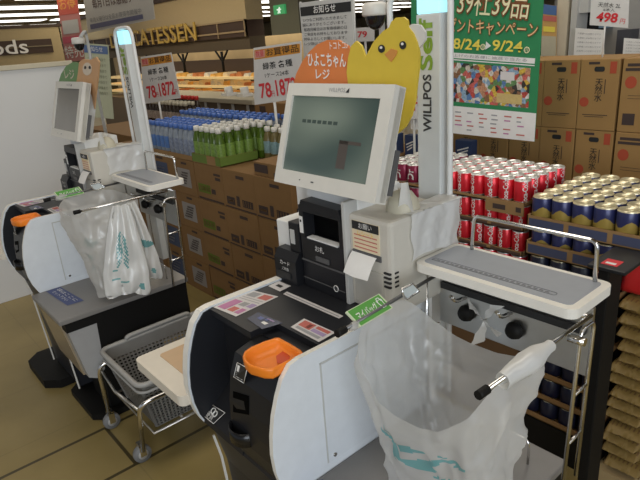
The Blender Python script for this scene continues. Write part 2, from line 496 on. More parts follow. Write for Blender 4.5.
# recess and coin outlet
bm = new()
cx, cy = -.966, .534
N = 14
outer = [(cx+.040*math.cos(PI+PI*k/N), cy+.036*math.sin(PI+PI*k/N)) for k in range(N+1)]
inn = [(cx+.036*math.cos(PI+PI*k/N), cy+.032*math.sin(PI+PI*k/N)) for k in range(N+1)]
A = [bm.verts.new((x, y, .680)) for x, y in outer]; B = [bm.verts.new((x, y, .680)) for x, y in inn]
C_ = [bm.verts.new((x, y, .655)) for x, y in inn]; D = [bm.verts.new((x, y, .645)) for x, y in outer]
for k in range(N):
    for a, b in ((A, B), (B, C_), (D, A)):
        f = bm.faces.new((a[k], a[k+1], b[k+1], b[k])); f.smooth = True
bm.faces.new(C_); bm.faces.new(D)
part('coin_outlet', bm, mat('outlet_black', (.008, .008, .009), .25))
# pictogram labels on the dark front
def plabel(q, s, icon):
    a, b, c, d = [Vector(p) for p in q]
    n = (b-a).cross(d-a).normalized()
    bm = new(); quad(bm, a+n*.0012, b+n*.0012, c+n*.0012, d+n*.0012); l = part('pictogram_label', bm, ink)
    bm = new()
    for p, q_ in ((a, b), (b, c), (c, d), (d, a)):
        tube(bm, [p+n*.002, q_+n*.002], .0009, 4)
    part('border', bm, wht, l)
    ptext('lettering', s, wht, lerp(lerp(a, b, .5), lerp(d, c, .5), .25)+n*.002, b-a, d-a, (d-a).length*.42, l)
    bm = new()
    for k in range(2 if icon == 'coin' else 1):
        o_ = lerp(lerp(a, b, .4+.22*k), lerp(d, c, .4+.22*k), .68-.1*k)+n*.0022
        u = (b-a).normalized(); v = n.cross(u)
        if icon == 'coin':
            tube(bm, [o_+(u*math.cos(t)+v*math.sin(t))*.0075 for t in [2*PI*i/12 for i in range(12)]], .0016, 4, closed=True)
        else:
            quad(bm, *[o_+u*sx*.011+v*sy*.007 for sx, sy in ((-1, -1), (1, -1), (1, 1), (-1, 1))])
    part('icon', bm, wht, l)
py_ = lambda x, y: P(x, y, 'y', .545)
def on_shelf(px, py):
    z = .62
    for _ in range(20): z = .5865+(P(px, py, 'z', z).y-.54)*.8125
    return P(px, py, 'z', z)
plabel([on_shelf(200.5, 413), on_shelf(214, 424), on_shelf(225.5, 413), on_shelf(212.5, 405)], '硬貨', 'coin')
def on_col(px, py):
    y = .525
    for _ in range(20):
        z = P(px, py, 'y', y).z
        for (ya, za), (yb, zb_) in zip(coln, coln[1:]):
            if zb_ <= z <= za: y = lerp(yb, ya, (z-zb_)/(za-zb_))
    p = P(px, py, 'y', y-.0008); return p
bm = new(); gq = [on_col(x, y) for x, y in ((233, 412), (249, 415), (249, 396), (233, 391))]; quad(bm, *gq); part('cavity_shade', bm, mat('cavity_black', (.001, .001, .001), .8, spec=.05))  # flat black quad painted as the shade inside the column's cavity
plabel([on_col(234.5, 377), on_col(244.5, 383), on_col(248, 368), on_col(238, 362.5)], '紙幣', 'note')
# shelf of the recess where the coin outlet sits
bm = new(); prism(bm, [(.64, .668), (.62, .65), (.54, .585), (.536, .57), (.557, .545), (.64, .545)], 'x', XL+.018, -1.0)
part('outlet_shelf', bm, black)

# stickers on the counter
def sticker(pxs, m, bits=(), z=.8802, label=None):
    q = [P(x, y, 'z', z) for x, y in pxs]
    bm = new(); quad(bm, *q)
    s = part('sticker', bm, m, top, label)
    for u0, u1, v0, v1, mm in bits:
        bm = new(); quad(bm, *[bil(q, u, v)+Vector((0, 0, .0006)) for u, v in ((u0, v0), (u1, v0), (u1, v1), (u0, v1))])
        part('printed_patch', bm, mm, s)
    return q, s
pink = mat('print_pink', (.52, .20, .38), .5); lilac = mat('print_lilac', (.40, .30, .50), .5); redp = mat('print_red', (.55, .15, .12), .5); greyp = mat('print_grey', (.35, .35, .36), .5); bluep = mat('print_blue', (.09, .12, .30), .35)
stw = mat('sticker_white', (.68, .65, .64), .45)
sticker([(213, 307), (236, 316.5), (278.5, 296.5), (253.5, 290.5)], stw,
        [(.08, .40, .06, .50, pink), (.46, .70, .08, .26, redp), (.75, .94, .08, .28, pink), (.46, .70, .34, .50, greyp), (.74, .95, .36, .52, lilac), (.08, .9, .58, .60, greyp), (.08, .9, .66, .68, greyp), (.55, .92, .74, .94, redp), (.1, .45, .74, .94, greyp), ], label='white sticker with pink printed panels')
sticker([(247, 318.5), (262, 329), (283, 323), (258, 312)], mat('sticker_blue', (.035, .045, .09), .25),
        [(.25, .45, .45, .75, bluep), (.58, .8, .3, .5, wht), (.5, .62, .62, .8, bluep), (.5, .8, .75, .85, lilac)], label='dark blue glossy sticker')
sticker([(290.6, 327), (318.8, 342), (335.6, 332.5), (304, 318.5)], stw,
        [(.10, .9, .12, .3, greyp), (.08, .46, .38, .9, redp), (.5, .92, .38, .62, lilac), (.52, .92, .68, .9, redp), (.3, .4, .45, .8, ink)], label='white sticker with red pictures')
sticker([(283, 294), (339, 318.5), (343.5, 316), (287, 291.5)], stw, [(.03, .97, .3, .5, greyp)], label='long thin white strip')
sticker([(268, 286), (280, 291.5), (291, 286), (279, 281)], stw, [(.3, .7, .35, .65, ink)], label='small white sticker with black arrow')

# white housing at the back, bill tower, monitor neck
bm = new(); box(bm, -1.112, -.925, .885, 1.04, .879, 1.15, 0, .006); part('rear_housing', bm, white)
bm = new(); box(bm, -.938, -.926, .846, .90, .879, 1.14, 0, .003); part('tower_trim', bm, greyl)
bm = new()
box(bm, -1.104, -.942, .85, .90, .879, 1.018, 0, .004)
box(bm, -1.104, -1.087, .85, .90, 1.018, 1.105); box(bm, -.955, -.942, .85, .90, 1.018, 1.105); box(bm, -1.104, -.942, .885, .90, 1.018, 1.115)
prism(bm, [(-1.104, 1.09), (-.942, 1.09), (-.95, 1.116), (-1.09, 1.12)], 'y', .848, .90)
tw = part('bill_tower', bm, black)
bm = new(); box(bm, -1.080, -.965, .852, .872, 1.018, 1.022); part('bill_slot', bm, white, tw)
bm = new(); box(bm, -1.103, -1.09, .8485, .85, 1.03, 1.075); ip = part('info_plate', bm, wht, tw)
bm = new(); box(bm, -1.099, -1.094, .847, .8485, 1.06, 1.066); part('mark', bm, ink, ip)
bm = new(); box(bm, -1.103, -.943, .8475, .8495, .955, .959); box(bm, -1.103, -.943, .8475, .8495, .905, .907); part('seam', bm, greyd, tw)
bm = new(); box(bm, -1.045, -.995, .846, .8495, .966, .979, 0, .001); part('bill_outlet', bm, greyd, tw)
ptext('lettering', 'お札', wht, (-1.03, .8478, .998), (1, 0, 0), (0, 0, 1), .018, tw)
bm = new(); tube(bm, [Vector((-.975+.008*math.cos(t), .8475, .908+.008*math.sin(t))) for t in [2*PI*k/12 for k in range(12)]], .0012, 4, closed=True)
part('mark', bm, wht, tw)
bm = new(); box(bm, -1.205, -1.118, .925, 1.0, .879, 1.26, 0, .006); part('monitor_neck', bm, white)

# small card unit on the left
bm = new(); box(bm, -1.238, -1.150, .872, .99, .879, 1.035, 0, .004); part('card_unit', bm, white)
bm = new(); prism(bm, [(.83, .879), (.83, .945), (.845, .968), (.88, .968), (.88, .879)], 'x', -1.205, -1.112); cu_ = part('card_reader', bm, black)
bm = new(); box(bm, -1.193, -1.135, .826, .8305, .893, .91); part('card_slot', bm, ink, cu_)
ptext('lettering', 'カード', wht, (-1.158, .8292, .935), (1, 0, 0), (0, 0, 1), .015, cu_)
ptext('lettering', 'ご利用', wht, (-1.158, .8292, .918), (1, 0, 0), (0, 0, 1), .010, cu_)
bm = new(); box(bm, -1.155, -1.112, .85, .885, .968, 1.05, 0, .003); kp = part('card_terminal', bm, black)
bm = new(); box(bm, -1.148, -1.130, .8485, .85, .99, 1.03); part('terminal_label', bm, greyl, kp)

# receipt printer
bm = new(); box(bm, -.933, -.797, .86, 1.06, .879, 1.112, 0, .010); rp = part('receipt_printer', bm, beige)
bm = new(); box(bm, -.915, -.82, .857, .861, .892, .985, 0, .004); part('printer_cover', bm, mat('beige_grey', (.52, .50, .44), .5), rp)
bm = new()
for k in range(4): box(bm, -.818, -.799, .856, .862, .955+.011*k, .959+.011*k); box(bm, -.799, -.795, .87, .882, .955+.011*k, .959+.011*k)
part('vents', bm, ink, rp)
bm = new(); box(bm, -.915, -.83, .8575, .86, 1.028, 1.098); nt_ = part('notice_sticker', bm, mat('notice_cream', (.78, .66, .45), .55), rp)
bm = new(); box(bm, -.915, -.83, .857, .8578, 1.078, 1.098); part('black_band', bm, ink, nt_)
bm = new()
for k in range(4): box(bm, -.909, -.836, .857, .8578, 1.034+.010*k, 1.0365+.010*k)
part('printed_lines', bm, redp, nt_)
ptext('lettering', 'お願い', wht, (-.872, .8565, 1.088), (1, 0, 0), (0, 0, 1), .015, nt_)
ptext('lettering', 'レシート', mat('print_yellow', (.85, .55, .05), .5), (-.872, .8565, 1.07), (1, 0, 0), (0, 0, 1), .014, nt_)
bm = new(); n = 8; prev = None
for k in range(n+1):
    t = k/n; y = .858-.034*t**.8; z = 1.022-.038*t-.008*t*t
    r = [bm.verts.new((x, y-.006*abs(u)*t, z)) for x, u in ((-.918, 0), (-.88, -1), (-.838, 0))]
    if prev:
        for i in range(2): bm.faces.new((prev[i], prev[i+1], r[i+1], r[i])).smooth = True
    prev = r
rc = part('receipt_slip', bm, wht, rp, 'curling white receipt slip')
bm = new(); box(bm, -.918, -.826, .8565, .8605, 1.012, 1.026, 0, .001); part('paper_slot', bm, greyd, rp)

# monitor, tilted back
TLm, TRm = Vector((-1.177, .914, 1.398)), Vector((-.815, .914, 1.398))
BLm, BRm = Vector((-1.184, .837, 1.158)), Vector((-.823, .837, 1.158))
BLm.x = TLm.x = -1.180; BRm.x = TRm.x = -.819
mu = (TLm-BLm).normalized(); mn = Vector((1, 0, 0)).cross(mu).normalized()
if mn.y > 0: mn = -mn
mh = (TLm-BLm).length; mw = BRm.x-BLm.x
def mp(u, v, d=0): return BLm+Vector((1, 0, 0))*u+mu*v+mn*d
def mbox(bm, u0, u1, v0, v1, d0, d1, mi=0, bev=0):
    box(bm, u0, u1, v0, v1, d0, d1, mi, bev)
Mm = Matrix((Vector((1, 0, 0)), mu, mn)).transposed().to_4x4(); Mm.translation = BLm
def mpart(name, bm, m, parent=None, label=None):
    bm.transform(Mm); return part(name, bm, m, parent, label)
ml, mr_, mt, mb = .022, .036, .030, .036
bm = new()
mbox(bm, 0, mw, mh-mt, mh, -.035, 0); mbox(bm, 0, mw, 0, mb, -.035, 0); mbox(bm, 0, ml, mb, mh-mt, -.035, 0); mbox(bm, mw-mr_, mw, mb, mh-mt, -.035, 0)
mbox(bm, .0, mw, 0, mh, -.036, -.012, 0, .003)
mon = mpart('monitor', bm, mat('bezel_cream', (.70, .68, .62), .42))
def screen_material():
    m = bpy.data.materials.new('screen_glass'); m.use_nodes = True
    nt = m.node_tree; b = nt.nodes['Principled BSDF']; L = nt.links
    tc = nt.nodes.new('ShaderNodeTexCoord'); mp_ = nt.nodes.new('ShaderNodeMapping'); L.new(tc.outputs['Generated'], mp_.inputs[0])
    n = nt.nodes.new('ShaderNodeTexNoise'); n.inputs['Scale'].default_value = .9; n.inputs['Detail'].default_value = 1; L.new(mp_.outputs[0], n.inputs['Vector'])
    r = nt.nodes.new('ShaderNodeValToRGB')  # soft colour gradient stands in for reflections on the dark glass
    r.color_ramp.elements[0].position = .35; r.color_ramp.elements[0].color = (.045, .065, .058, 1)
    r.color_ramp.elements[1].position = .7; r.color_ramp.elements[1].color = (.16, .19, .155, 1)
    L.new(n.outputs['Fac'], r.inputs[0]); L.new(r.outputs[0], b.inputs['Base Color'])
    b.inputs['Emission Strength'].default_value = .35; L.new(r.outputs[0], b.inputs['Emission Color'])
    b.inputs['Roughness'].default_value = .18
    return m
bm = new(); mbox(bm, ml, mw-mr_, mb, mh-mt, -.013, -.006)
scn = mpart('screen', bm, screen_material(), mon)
dim = mat('screen_dim', (.07, .095, .085), .2); dimr = mat('screen_dim_red', (.10, .085, .075), .2)
bm = new()
for k in range(7): mbox(bm, .07+k*.019, .084+k*.019, .158, .166, -.0062, -.0055)
mpart('screen_text', bm, dim, scn)
bm = new(); mbox(bm, .215, .245, .06, .125, -.0062, -.0055); mbox(bm, .215, .285, .117, .125, -.0062, -.0055)
mpart('screen_picture', bm, dimr, scn)
ptext('lettering', 'WILLPOS', greyp, mp(.185, mh-.015, .0012), (1, 0, 0), mu, .014, mon)
bm = new(); a_ = mp(.215, mh-.020, .0012); b_ = mp(.226, mh-.020, .0012); c_ = mp(.226, mh-.009, .0012)
bm.faces.new([bm.verts.new(p) for p in (a_, b_, c_)]); part('emblem', bm, ink, mon)
bm = new()
for u in (.10, .145, .15): mbox(bm, u, u+.004, .016, .019, 0, .001)
mpart('buttons', bm, greyd, mon)
bm = new()
mbox(bm, mw-.002, mw+.003, .02, .12, -.05, -.036)
mpart('side_jack', bm, greyd, mon)
bm = new(); mbox(bm, .05, mw-.05, .03, mh-.04, -.085, -.045, 0, .008); mpart('rear_case', bm, greyl, mon)

# basket shelf on the left
bm = new()
sh = rrect(-1.478, -1.195, .488, .90, .02)
prism(bm, sh, 'z', .632, .662)
bs = part('basket_shelf', bm, mat('cream_shelf', (.72, .66, .56), .45))
bm = new(); prism(bm, rrect(-1.44, -1.20, .548, .86, .012), 'z', .662, .6635); ti = part('shelf_inset', bm, tan, bs)
bm = new(); prism(bm, rrect(-1.415, -1.22, .62, .79, .04), 'z', .6635, .6642); ho = part('hand_hole', bm, mat('hole_brown', (.07, .035, .02), .5), bs)
bm = new(); prism(bm, [(-1.37, .645), (-1.23, .645), (-1.23, .70), (-1.37, .70)], 'z', .6642, .6650); part('note', bm, stw, ho)

# bagging platform
bm = new(); box(bm, XR+.002, -.455, .505, 1.05, .545, .565, 0, .004); plat = part('bag_platform', bm, greytop)
DOFF = Vector((-1.67, -.05, 0))
nq = [P(x, y, 'z', .5662)-DOFF for x, y in ((44, 289.5), (67.5, 305.5), (84, 300.5), (57, 284))]
nq[0].x = nq[3].x = max(nq[0].x, XR+.012); 
bm = new(); quad(bm, *nq)
pn = part('platform_notice', bm, mat('notice_blue', (.04, .06, .20), .4), plat)
up_ = Vector((0, 0, .0006))
ptext('lettering', '袋はここに', wht, bil(nq, .5, .68)+up_, nq[1]-nq[0], nq[3]-nq[0], .020, pn, width=(nq[1]-nq[0]).length*.85)
ptext('lettering', 'セット下さい', wht, bil(nq, .45, .30)+up_, nq[1]-nq[0], nq[3]-nq[0], .018, pn, width=(nq[1]-nq[0]).length*.65)
bm = new(); box(bm, XR+.004, -.4615, .525, 1.04, .505, .545); box(bm, XR+.004, -.463, .641, 1.04, .34, .505); part('scale_box', bm, blackm)
bm = new(); prism(bm, [(.515, .545), (.56, .28), (.60, .28), (.60, .545)], 'x', XR+.004, -.515); part('front_skirt', bm, mat('skirt_floor_tint', (.34, .27, .18), .25))  # tan colour carries the floor's reflection on a light panel
bm = new(); prism(bm, [(.53, .505), (.64, .505), (.632, .30), (.60, .27), (.565, .29)], 'x', -.516, -.462); part('side_skirt', bm, mat('skirt_grey', (.34, .34, .34), .35))
bm = new(); box(bm, -.80, -.60, .66, .95, .03, .36); part('pedestal', bm, blackm)
hexa = lambda x0, x1, y0, y1, c: [(x0+c, y0), (x1-c, y0), (x1, y0+c), (x1, y1), (x0, y1), (x0, y0+c)]
bm = new(); prism(bm, hexa(-.93, -.56, .575, .98, .05), 'z', .002, .03); part('foot_plate', bm, blackm)
bm = new(); prism(bm, hexa(-1.36, -.98, .50, .95, .06), 'z', .002, .045); part('foot_plate', bm, blackm)

# signal pole with hoop
XP, YP = -.876, 1.105
bm = new(); box(bm, XP-.036, XP+.034, YP-.012, YP+.03, .55, 1.535, 0, .004); sp2 = part('signal_pole', bm, mat('pole_white', (.66, .68, .67), .4))
bm = new(); box(bm, XP-.034, XP+.032, YP-.012, YP+.03, 1.535, 1.590, 0, .004); part('signal_lamp', bm, cyan, sp2, 'pale cyan signal lamp')
ptext('lettering', 'WILLPOS', mat('pole_grey_text', (.05, .05, .05), .5), (XP-.002, YP-.0135, 1.335), (0, 0, 1), (-1, 0, 0), .034, sp2, width=.135, off=.025)
ptext('lettering', 'Self', mat('pole_green_text', (.22, .36, .04), .5), (XP-.004, YP-.0135, 1.465), (0, 0, 1), (-1, 0, 0), .052, sp2, width=.115, off=.03)
bm = new(); tube(bm, rounded([(-1.003, YP, .55), (-1.003, YP, 1.600), (-.823, YP, 1.600), (-.823, YP, .55)], .05, 6), .0075, 8); part('hoop', bm, white)

# tray over the bag arms, with guard rail
bm = new(); prism(bm, rrect(-.790, -.412, .925, 1.088, .02), 'z', .982, 1.002); tr_ = part('packing_tray', bm, rim)
bm = new(); prism(bm, rrect(-.776, -.428, .942, 1.074, .012), 'z', 1.002, 1.0032); tm = part('tray_mat', bm, greymat, tr_)
bm = new()
tube(bm, rounded([(-.765, .962, 1.0036), (-.47, .962, 1.0036), (-.47, .975, 1.0036), (-.765, .975, 1.0036), (-.765, .962, 1.0036)], .006, 3), .0007, 4)
for k in range(22): box(bm, -.755+k*.0125, -.747+k*.0125, .966, .971, 1.0032, 1.0036)
part('printed_line', bm, mat('line_grey_dark', (.15, .155, .17), .55), tm)
bm = new(); tube(bm, rounded([(-.733, 1.07, .985), (-.727, 1.07, 1.088), (-.445, 1.07, 1.088), (-.442, 1.07, .985)], .016, 5), .0045, 8); part('guard_rail', bm, chrome)

# back plate of the bag stand, knobs, brackets
bm = new(); box(bm, -.80, -.425, 1.035, 1.045, .805, .962, 0, .002); bp_ = part('bag_stand_plate', bm, steel)
for x in (-.715, -.588):
    bm = new(); bm2 = lathe(bm, [(0, 0), (.019, 0), (.021, .008), (.016, .02), (0, .022)], seg=14)
    bm.transform(Matrix.Translation((x, 1.034, .857)) @ Matrix.Rotation(PI/2, 4, 'X')); part('knob', bm, blackm, bp_)
bm = new(); box(bm, -.79, -.435, 1.026, 1.034, .902, .918); part('dark_slot', bm, ink, bp_)
for x in (-.72, -.60):
    bm = new(); tube(bm, rounded([(x, 1.03, .895), (x, .99, .900), (x, .972, .92)], .012, 3), .005, 6); part('hook', bm, chrome, bp_)
bm = new()
for k in range(4): tube(bm, [(-.76+.09*k, 1.034, .935), (-.76+.09*k, 1.0325, .935)], .004, 8)
part('screws', bm, chrome, bp_)
bm = new(); tube(bm, [(-.80, .985, .968), (-.415, .985, .968)], .005, 8); box(bm, -.76, -.75, .985, 1.04, .955, .975); box(bm, -.46, -.45, .985, 1.04, .955, .975); part('cross_bar', bm, chrome)

# bag arms
A1, A1b = Vector((-.722, .640, .97)), Vector((-.752, .99, .97))
A2, A2b = Vector((-.418, .655, .97)), Vector((-.410, .99, .97))
for a, b, m_ in ((A1, A1b, mat('arm_dark', (.16, .16, .16), .3, .7)), (A2, A2b, chrome)):
    bm = new(); tube(bm, [a, b], .0042, 8); ar = part('bag_arm', bm, m_)
    d = (a-b).normalized(); bm = new(); tube(bm, [a+d*(-.004), a+d*.002, a+d*.012, a+d*.02], .0078, 10); part('rubber_tip', bm, blackm, ar)
# chrome clip loop on the far arm
q = [P(x, y, 'x', -.727) for x, y in ((403, 296), (402, 289), (413, 283.5), (419, 291), (407, 299))]
bm = new(); tube(bm, q, .0030, 6, closed=True); cl = part('clip_loop', bm, chrome)
bm = new(); bm.faces.new([bm.verts.new(p) for p in q]); part('clip_window', bm, mat('clip_pale', (.55, .60, .60), .3), cl)
# green my-bag sign clipped on the far arm
sgq = [P(360, 327, 'y', .70), P(390.5, 309, 'y', .80), P(378.5, 293, 'y', .80), P(346.5, 313, 'y', .70)]
g0 = P(360, 327, 'x', -.727); g1 = P(390.5, 309, 'x', -.735); up = P(346.5, 313, 'x', -.757)-g0
off_ = (CAM-g0).normalized()*.014
g0 += off_; g1 += off_
sgq = [g0, g1, g1+up, g0+up]
nrm = (g1-g0).cross(up).normalized()
if nrm.z < 0: nrm = -nrm
def slab(bm, q, n, t, grow=0):
    c = sum(q, Vector())/4; qq = [c+(p-c)*(1+grow) for p in q]
    A = [bm.verts.new(p) for p in qq]; B = [bm.verts.new(p+n*t) for p in qq]
    bm.faces.new(A[::-1]); bm.faces.new(B)
    for i in range(4): bm.faces.new((A[i], A[(i+1) % 4], B[(i+1) % 4], B[i]))
bm = new(); slab(bm, sgq, nrm, .004, .06); sg = part('bag_sign', bm, mat('sign_pale_green', (.62, .70, .48), .5), None, 'green and white plate sign')
bm = new(); slab(bm, [p+nrm*.004 for p in sgq], nrm, .0006, -.02); part('sign_face', bm, green, sg)
ptext('lettering', 'マイバッグ', wht, bil(sgq, .40, .45)+nrm*.0052, g1-g0, up, up.length*.55, sg, width=(g1-g0).length*.62, off=.01)
bm = new(); cq = [bil(sgq, u, v)+nrm*.0052 for u, v in ((.78, .72), (.815, .22), (.90, .22), (.935, .72))]
tube(bm, cq, .0012, 4, closed=True); tube(bm, [bil(sgq, .80, .62)+nrm*.0052, bil(sgq, .82, .85)+nrm*.0052, bil(sgq, .9, .85)+nrm*.0052, bil(sgq, .91, .62)+nrm*.0052], .0012, 4)
part('icon', bm, wht, sg)

# ladder frame at the right of the bag stand
XLd = -.424
bm = new(); tube(bm, rounded([(XLd, .965, .56), (XLd, .985, .935), (XLd, 1.04, .935), (XLd, 1.025, .56)], .02, 5), .0045, 8)
ld = part('ladder_frame', bm, chrome)
for z, y0, y1_ in ((.79, .978, 1.033), (.675, .972, 1.029)):
    bm = new(); tube(bm, [(XLd, y0, z), (XLd, y1_, z)], .0038, 6); part('rung', bm, chrome, ld)
bm = new(); tube(bm, [(XLd-.02, .98, .915), (XLd+.012, .98, .915)], .009, 10); part('clamp', bm, chrome, ld)
bm = new(); tube(bm, [(-.80, .985, .56), (-.80, .985, .97)], .0045, 8); tube(bm, [(-.80, .985, .82), (-.76, .985, .83)], .0038, 6); part('stand_leg', bm, chrome)
bm = new(); tube(bm, rounded([(-.60, .98, .565), (-.60, .98, .628), (-.512, .98, .628), (-.512, .98, .565)], .014, 4), .003, 6); part('bag_stop', bm, chrome)

CK['label'] = 'front white and black self checkout with tilted screen and orange coin tray'
DOFF = Vector((-1.67, -.05, 0))
CK2 = copy_tree(CK); CK2.location = R0+DOFF
for c in CK2.children:
    nm = c.name.split('.')[0]
    if nm in ('signal_pole', 'signal_lamp'): c.location.x += .06
    elif nm == 'hoop': c.location.x += .10
    elif nm in ('monitor',):
        c.location.x -= .04
        for g in c.children:
            if g.name.split('.')[0] == 'screen':
                g.material_slots[0].link = 'OBJECT'; g.material_slots[0].material = mat('screen_grey', (.26, .25, .23), .25, var=.2, scale=4)
                for h in list(g.children): bpy.data.objects.remove(h)
CK2['label'] = 'rear white self checkout beside the white partition, farther from the camera'

# ------------------------------------------------------------------ cut-out boards on the monitors
def board(pxs, y, m, name, parent=None, base=None, t=.006, label=None):
    q = [P(a, b, 'y', y) for a, b in pxs]
    bm = new(); prism(bm, [(p.x, p.z) for p in q], 'y', y, y+t)
    return obj(name, bm, m, parent, base, label)
BY = .975
base = P(345, 84, 'y', BY)
bd = empty('chick_sign', base, 'yellow chick shaped cut-out sign with orange bubble on top of front monitor', 'sign')
board([(293.5, 84), (296, 74), (302, 62), (309, 52), (317, 44.5), (327, 40), (338, 40), (348, 46), (353, 58), (350, 84)], BY+.004, orangeb, 'speech_board', bd, base, label='orange rounded board with white lettering')
cb = board([(348, 84), (346.5, 72), (348, 58), (351, 46), (356, 41), (361, 45.5), (365.5, 57), (369, 50), (374, 41), (383, 31), (389, 27.5), (391, 22), (396, 17.5), (403, 17), (407, 20), (408, 27), (413, 33.5), (417, 43), (419, 54), (418.5, 68), (416.5, 84), (415, 100), (411, 116), (405, 127), (398, 133), (391, 139), (385, 139), (385, 84)], BY, yellow, 'chick_board', bd, base)
board([(407, 27), (412, 24), (420, 25), (425, 32), (425, 40), (420, 47), (417.5, 48), (416, 40), (412, 32)], BY+.004, mat('board_white', (.66, .64, .60), .6), 'white_bow', bd, base)
def disc(cx, cy, rx, ry, y, m, name, par, bs, rot=0):
    pts = []
    for k in range(16):
        t = 2*PI*k/16; u, v = rx*math.cos(t), ry*math.sin(t)
        pts.append((cx+u*math.cos(rot)-v*math.sin(rot), cy+u*math.sin(rot)+v*math.cos(rot)))
    return board(pts, y, m, name, par, bs, .0015)
for cx, cy in ((381.3, 48.8), (402.6, 45.2)):
    e = disc(cx, cy, 3.3, 4.1, BY-.0016, ink, 'eye', cb, Vector((0, 0, 0)))
    e.data.transform(Matrix.Translation(-base))
    h = disc(cx-.6, cy-1.2, 1.2, 1.4, BY-.0032, wht, 'eye_highlight', e, base)
b_ = board([(384.5, 54.5), (391, 48.5), (397, 50.5), (396, 55), (391, 62), (387.5, 58)], BY-.002, mat('beak_orange', (.62, .27, .06), .5), 'beak', cb, base, .002)
def ptxt(s, cx, cy, dx, w, h, m, y, par, bs, off=0, dy=None):
    o = P(cx, cy, 'y', y); a = P(cx-dx[0]/2, cy-dx[1]/2, 'y', y); b = P(cx+dx[0]/2, cy+dx[1]/2, 'y', y)
    return text('lettering', s, m, o, b-a, (0, 0, 1), h, par, bs, width=(b-a).length*w, off=off)
ptxt('ひよこちゃん', 326, 61, (38, 1), 1, .036, wht, BY+.002, bd, base, .02)
ptxt('レジ', 322, 75, (14, .5), 1, .028, wht, BY+.002, bd, base, .02)
ptxt('トコトコ♪', 338, 46, (18, -1), 1, .020, wht, BY+.002, bd, base, .01)

BY2 = .905
base2 = P(80, 84, 'y', BY2)
bd2 = empty('animal_sign', base2, 'small green and orange animal cut-out sign on top of the rear monitor', 'sign')
board([(58, 84), (61, 74), (66, 66), (73, 62), (79, 63), (80, 84)], BY2+.004, mat('board_green', (.16, .30, .12), .55), 'speech_board', bd2, base2)
ab = board([(76, 84), (78, 72), (79, 62), (83, 59), (90, 60), (96, 57), (99, 62), (98, 76), (96, 92), (94, 110), (91, 124), (86, 124), (86, 84)], BY2, mat('board_peach', (.62, .36, .18), .55), 'animal_board', bd2, base2)
e = disc(87, 69, 4.5, 6.5, BY2-.002, mat('board_cream', (.70, .60, .48), .55), 'muzzle', ab, base2)
for cx in (85, 89.5): disc(cx, 67.5, 1, 1.6, BY2-.004, ink, 'eye', ab, base2)
ptxt('レジ', 69, 75, (10, .5), 1, .05, MATS['board_cream'], BY2+.002, bd2, base2, .01)

# dome cameras on slim posts
def dome(x, y, z, label, zb):
    b = Vector((x, y, zb)); t = empty('dome_camera', b, label, 'security camera', None)
    bm = new(); lathe(bm, [(0, .036), (.026, .036), (.032, .030), (.033, .009), (.031, .005), (0, .005)], (x, y, z), 18); obj('housing', bm, mat('dome_cream', (.66, .63, .57), .4), t, b)
    bm = new(); lathe(bm, [(.026, .006)]+[(.026*math.cos(a), .006-.034*math.sin(a)) for a in [PI/2*k/6 for k in range(1, 6)]]+[(0, -.028)], (x, y, z), 18); obj('dome', bm, mat('dome_black', (.01, .01, .012), .08), t, b)
    bm = new(); tube(bm, rounded([(x-.03, y+.055, zb), (x-.03, y+.055, z+.06), (x+.02, y+.03, z+.06), (x+.02, y+.005, z+.034)], .025, 4), .008, 8); obj('post', bm, greyl, t, b)
dome(-1.047, 1.10, 1.537, 'black dome security camera on a pale post behind the chick sign', .55)
dome(-3.02, 1.05, 1.553, 'small dome security camera behind the rear checkout sign', .55)

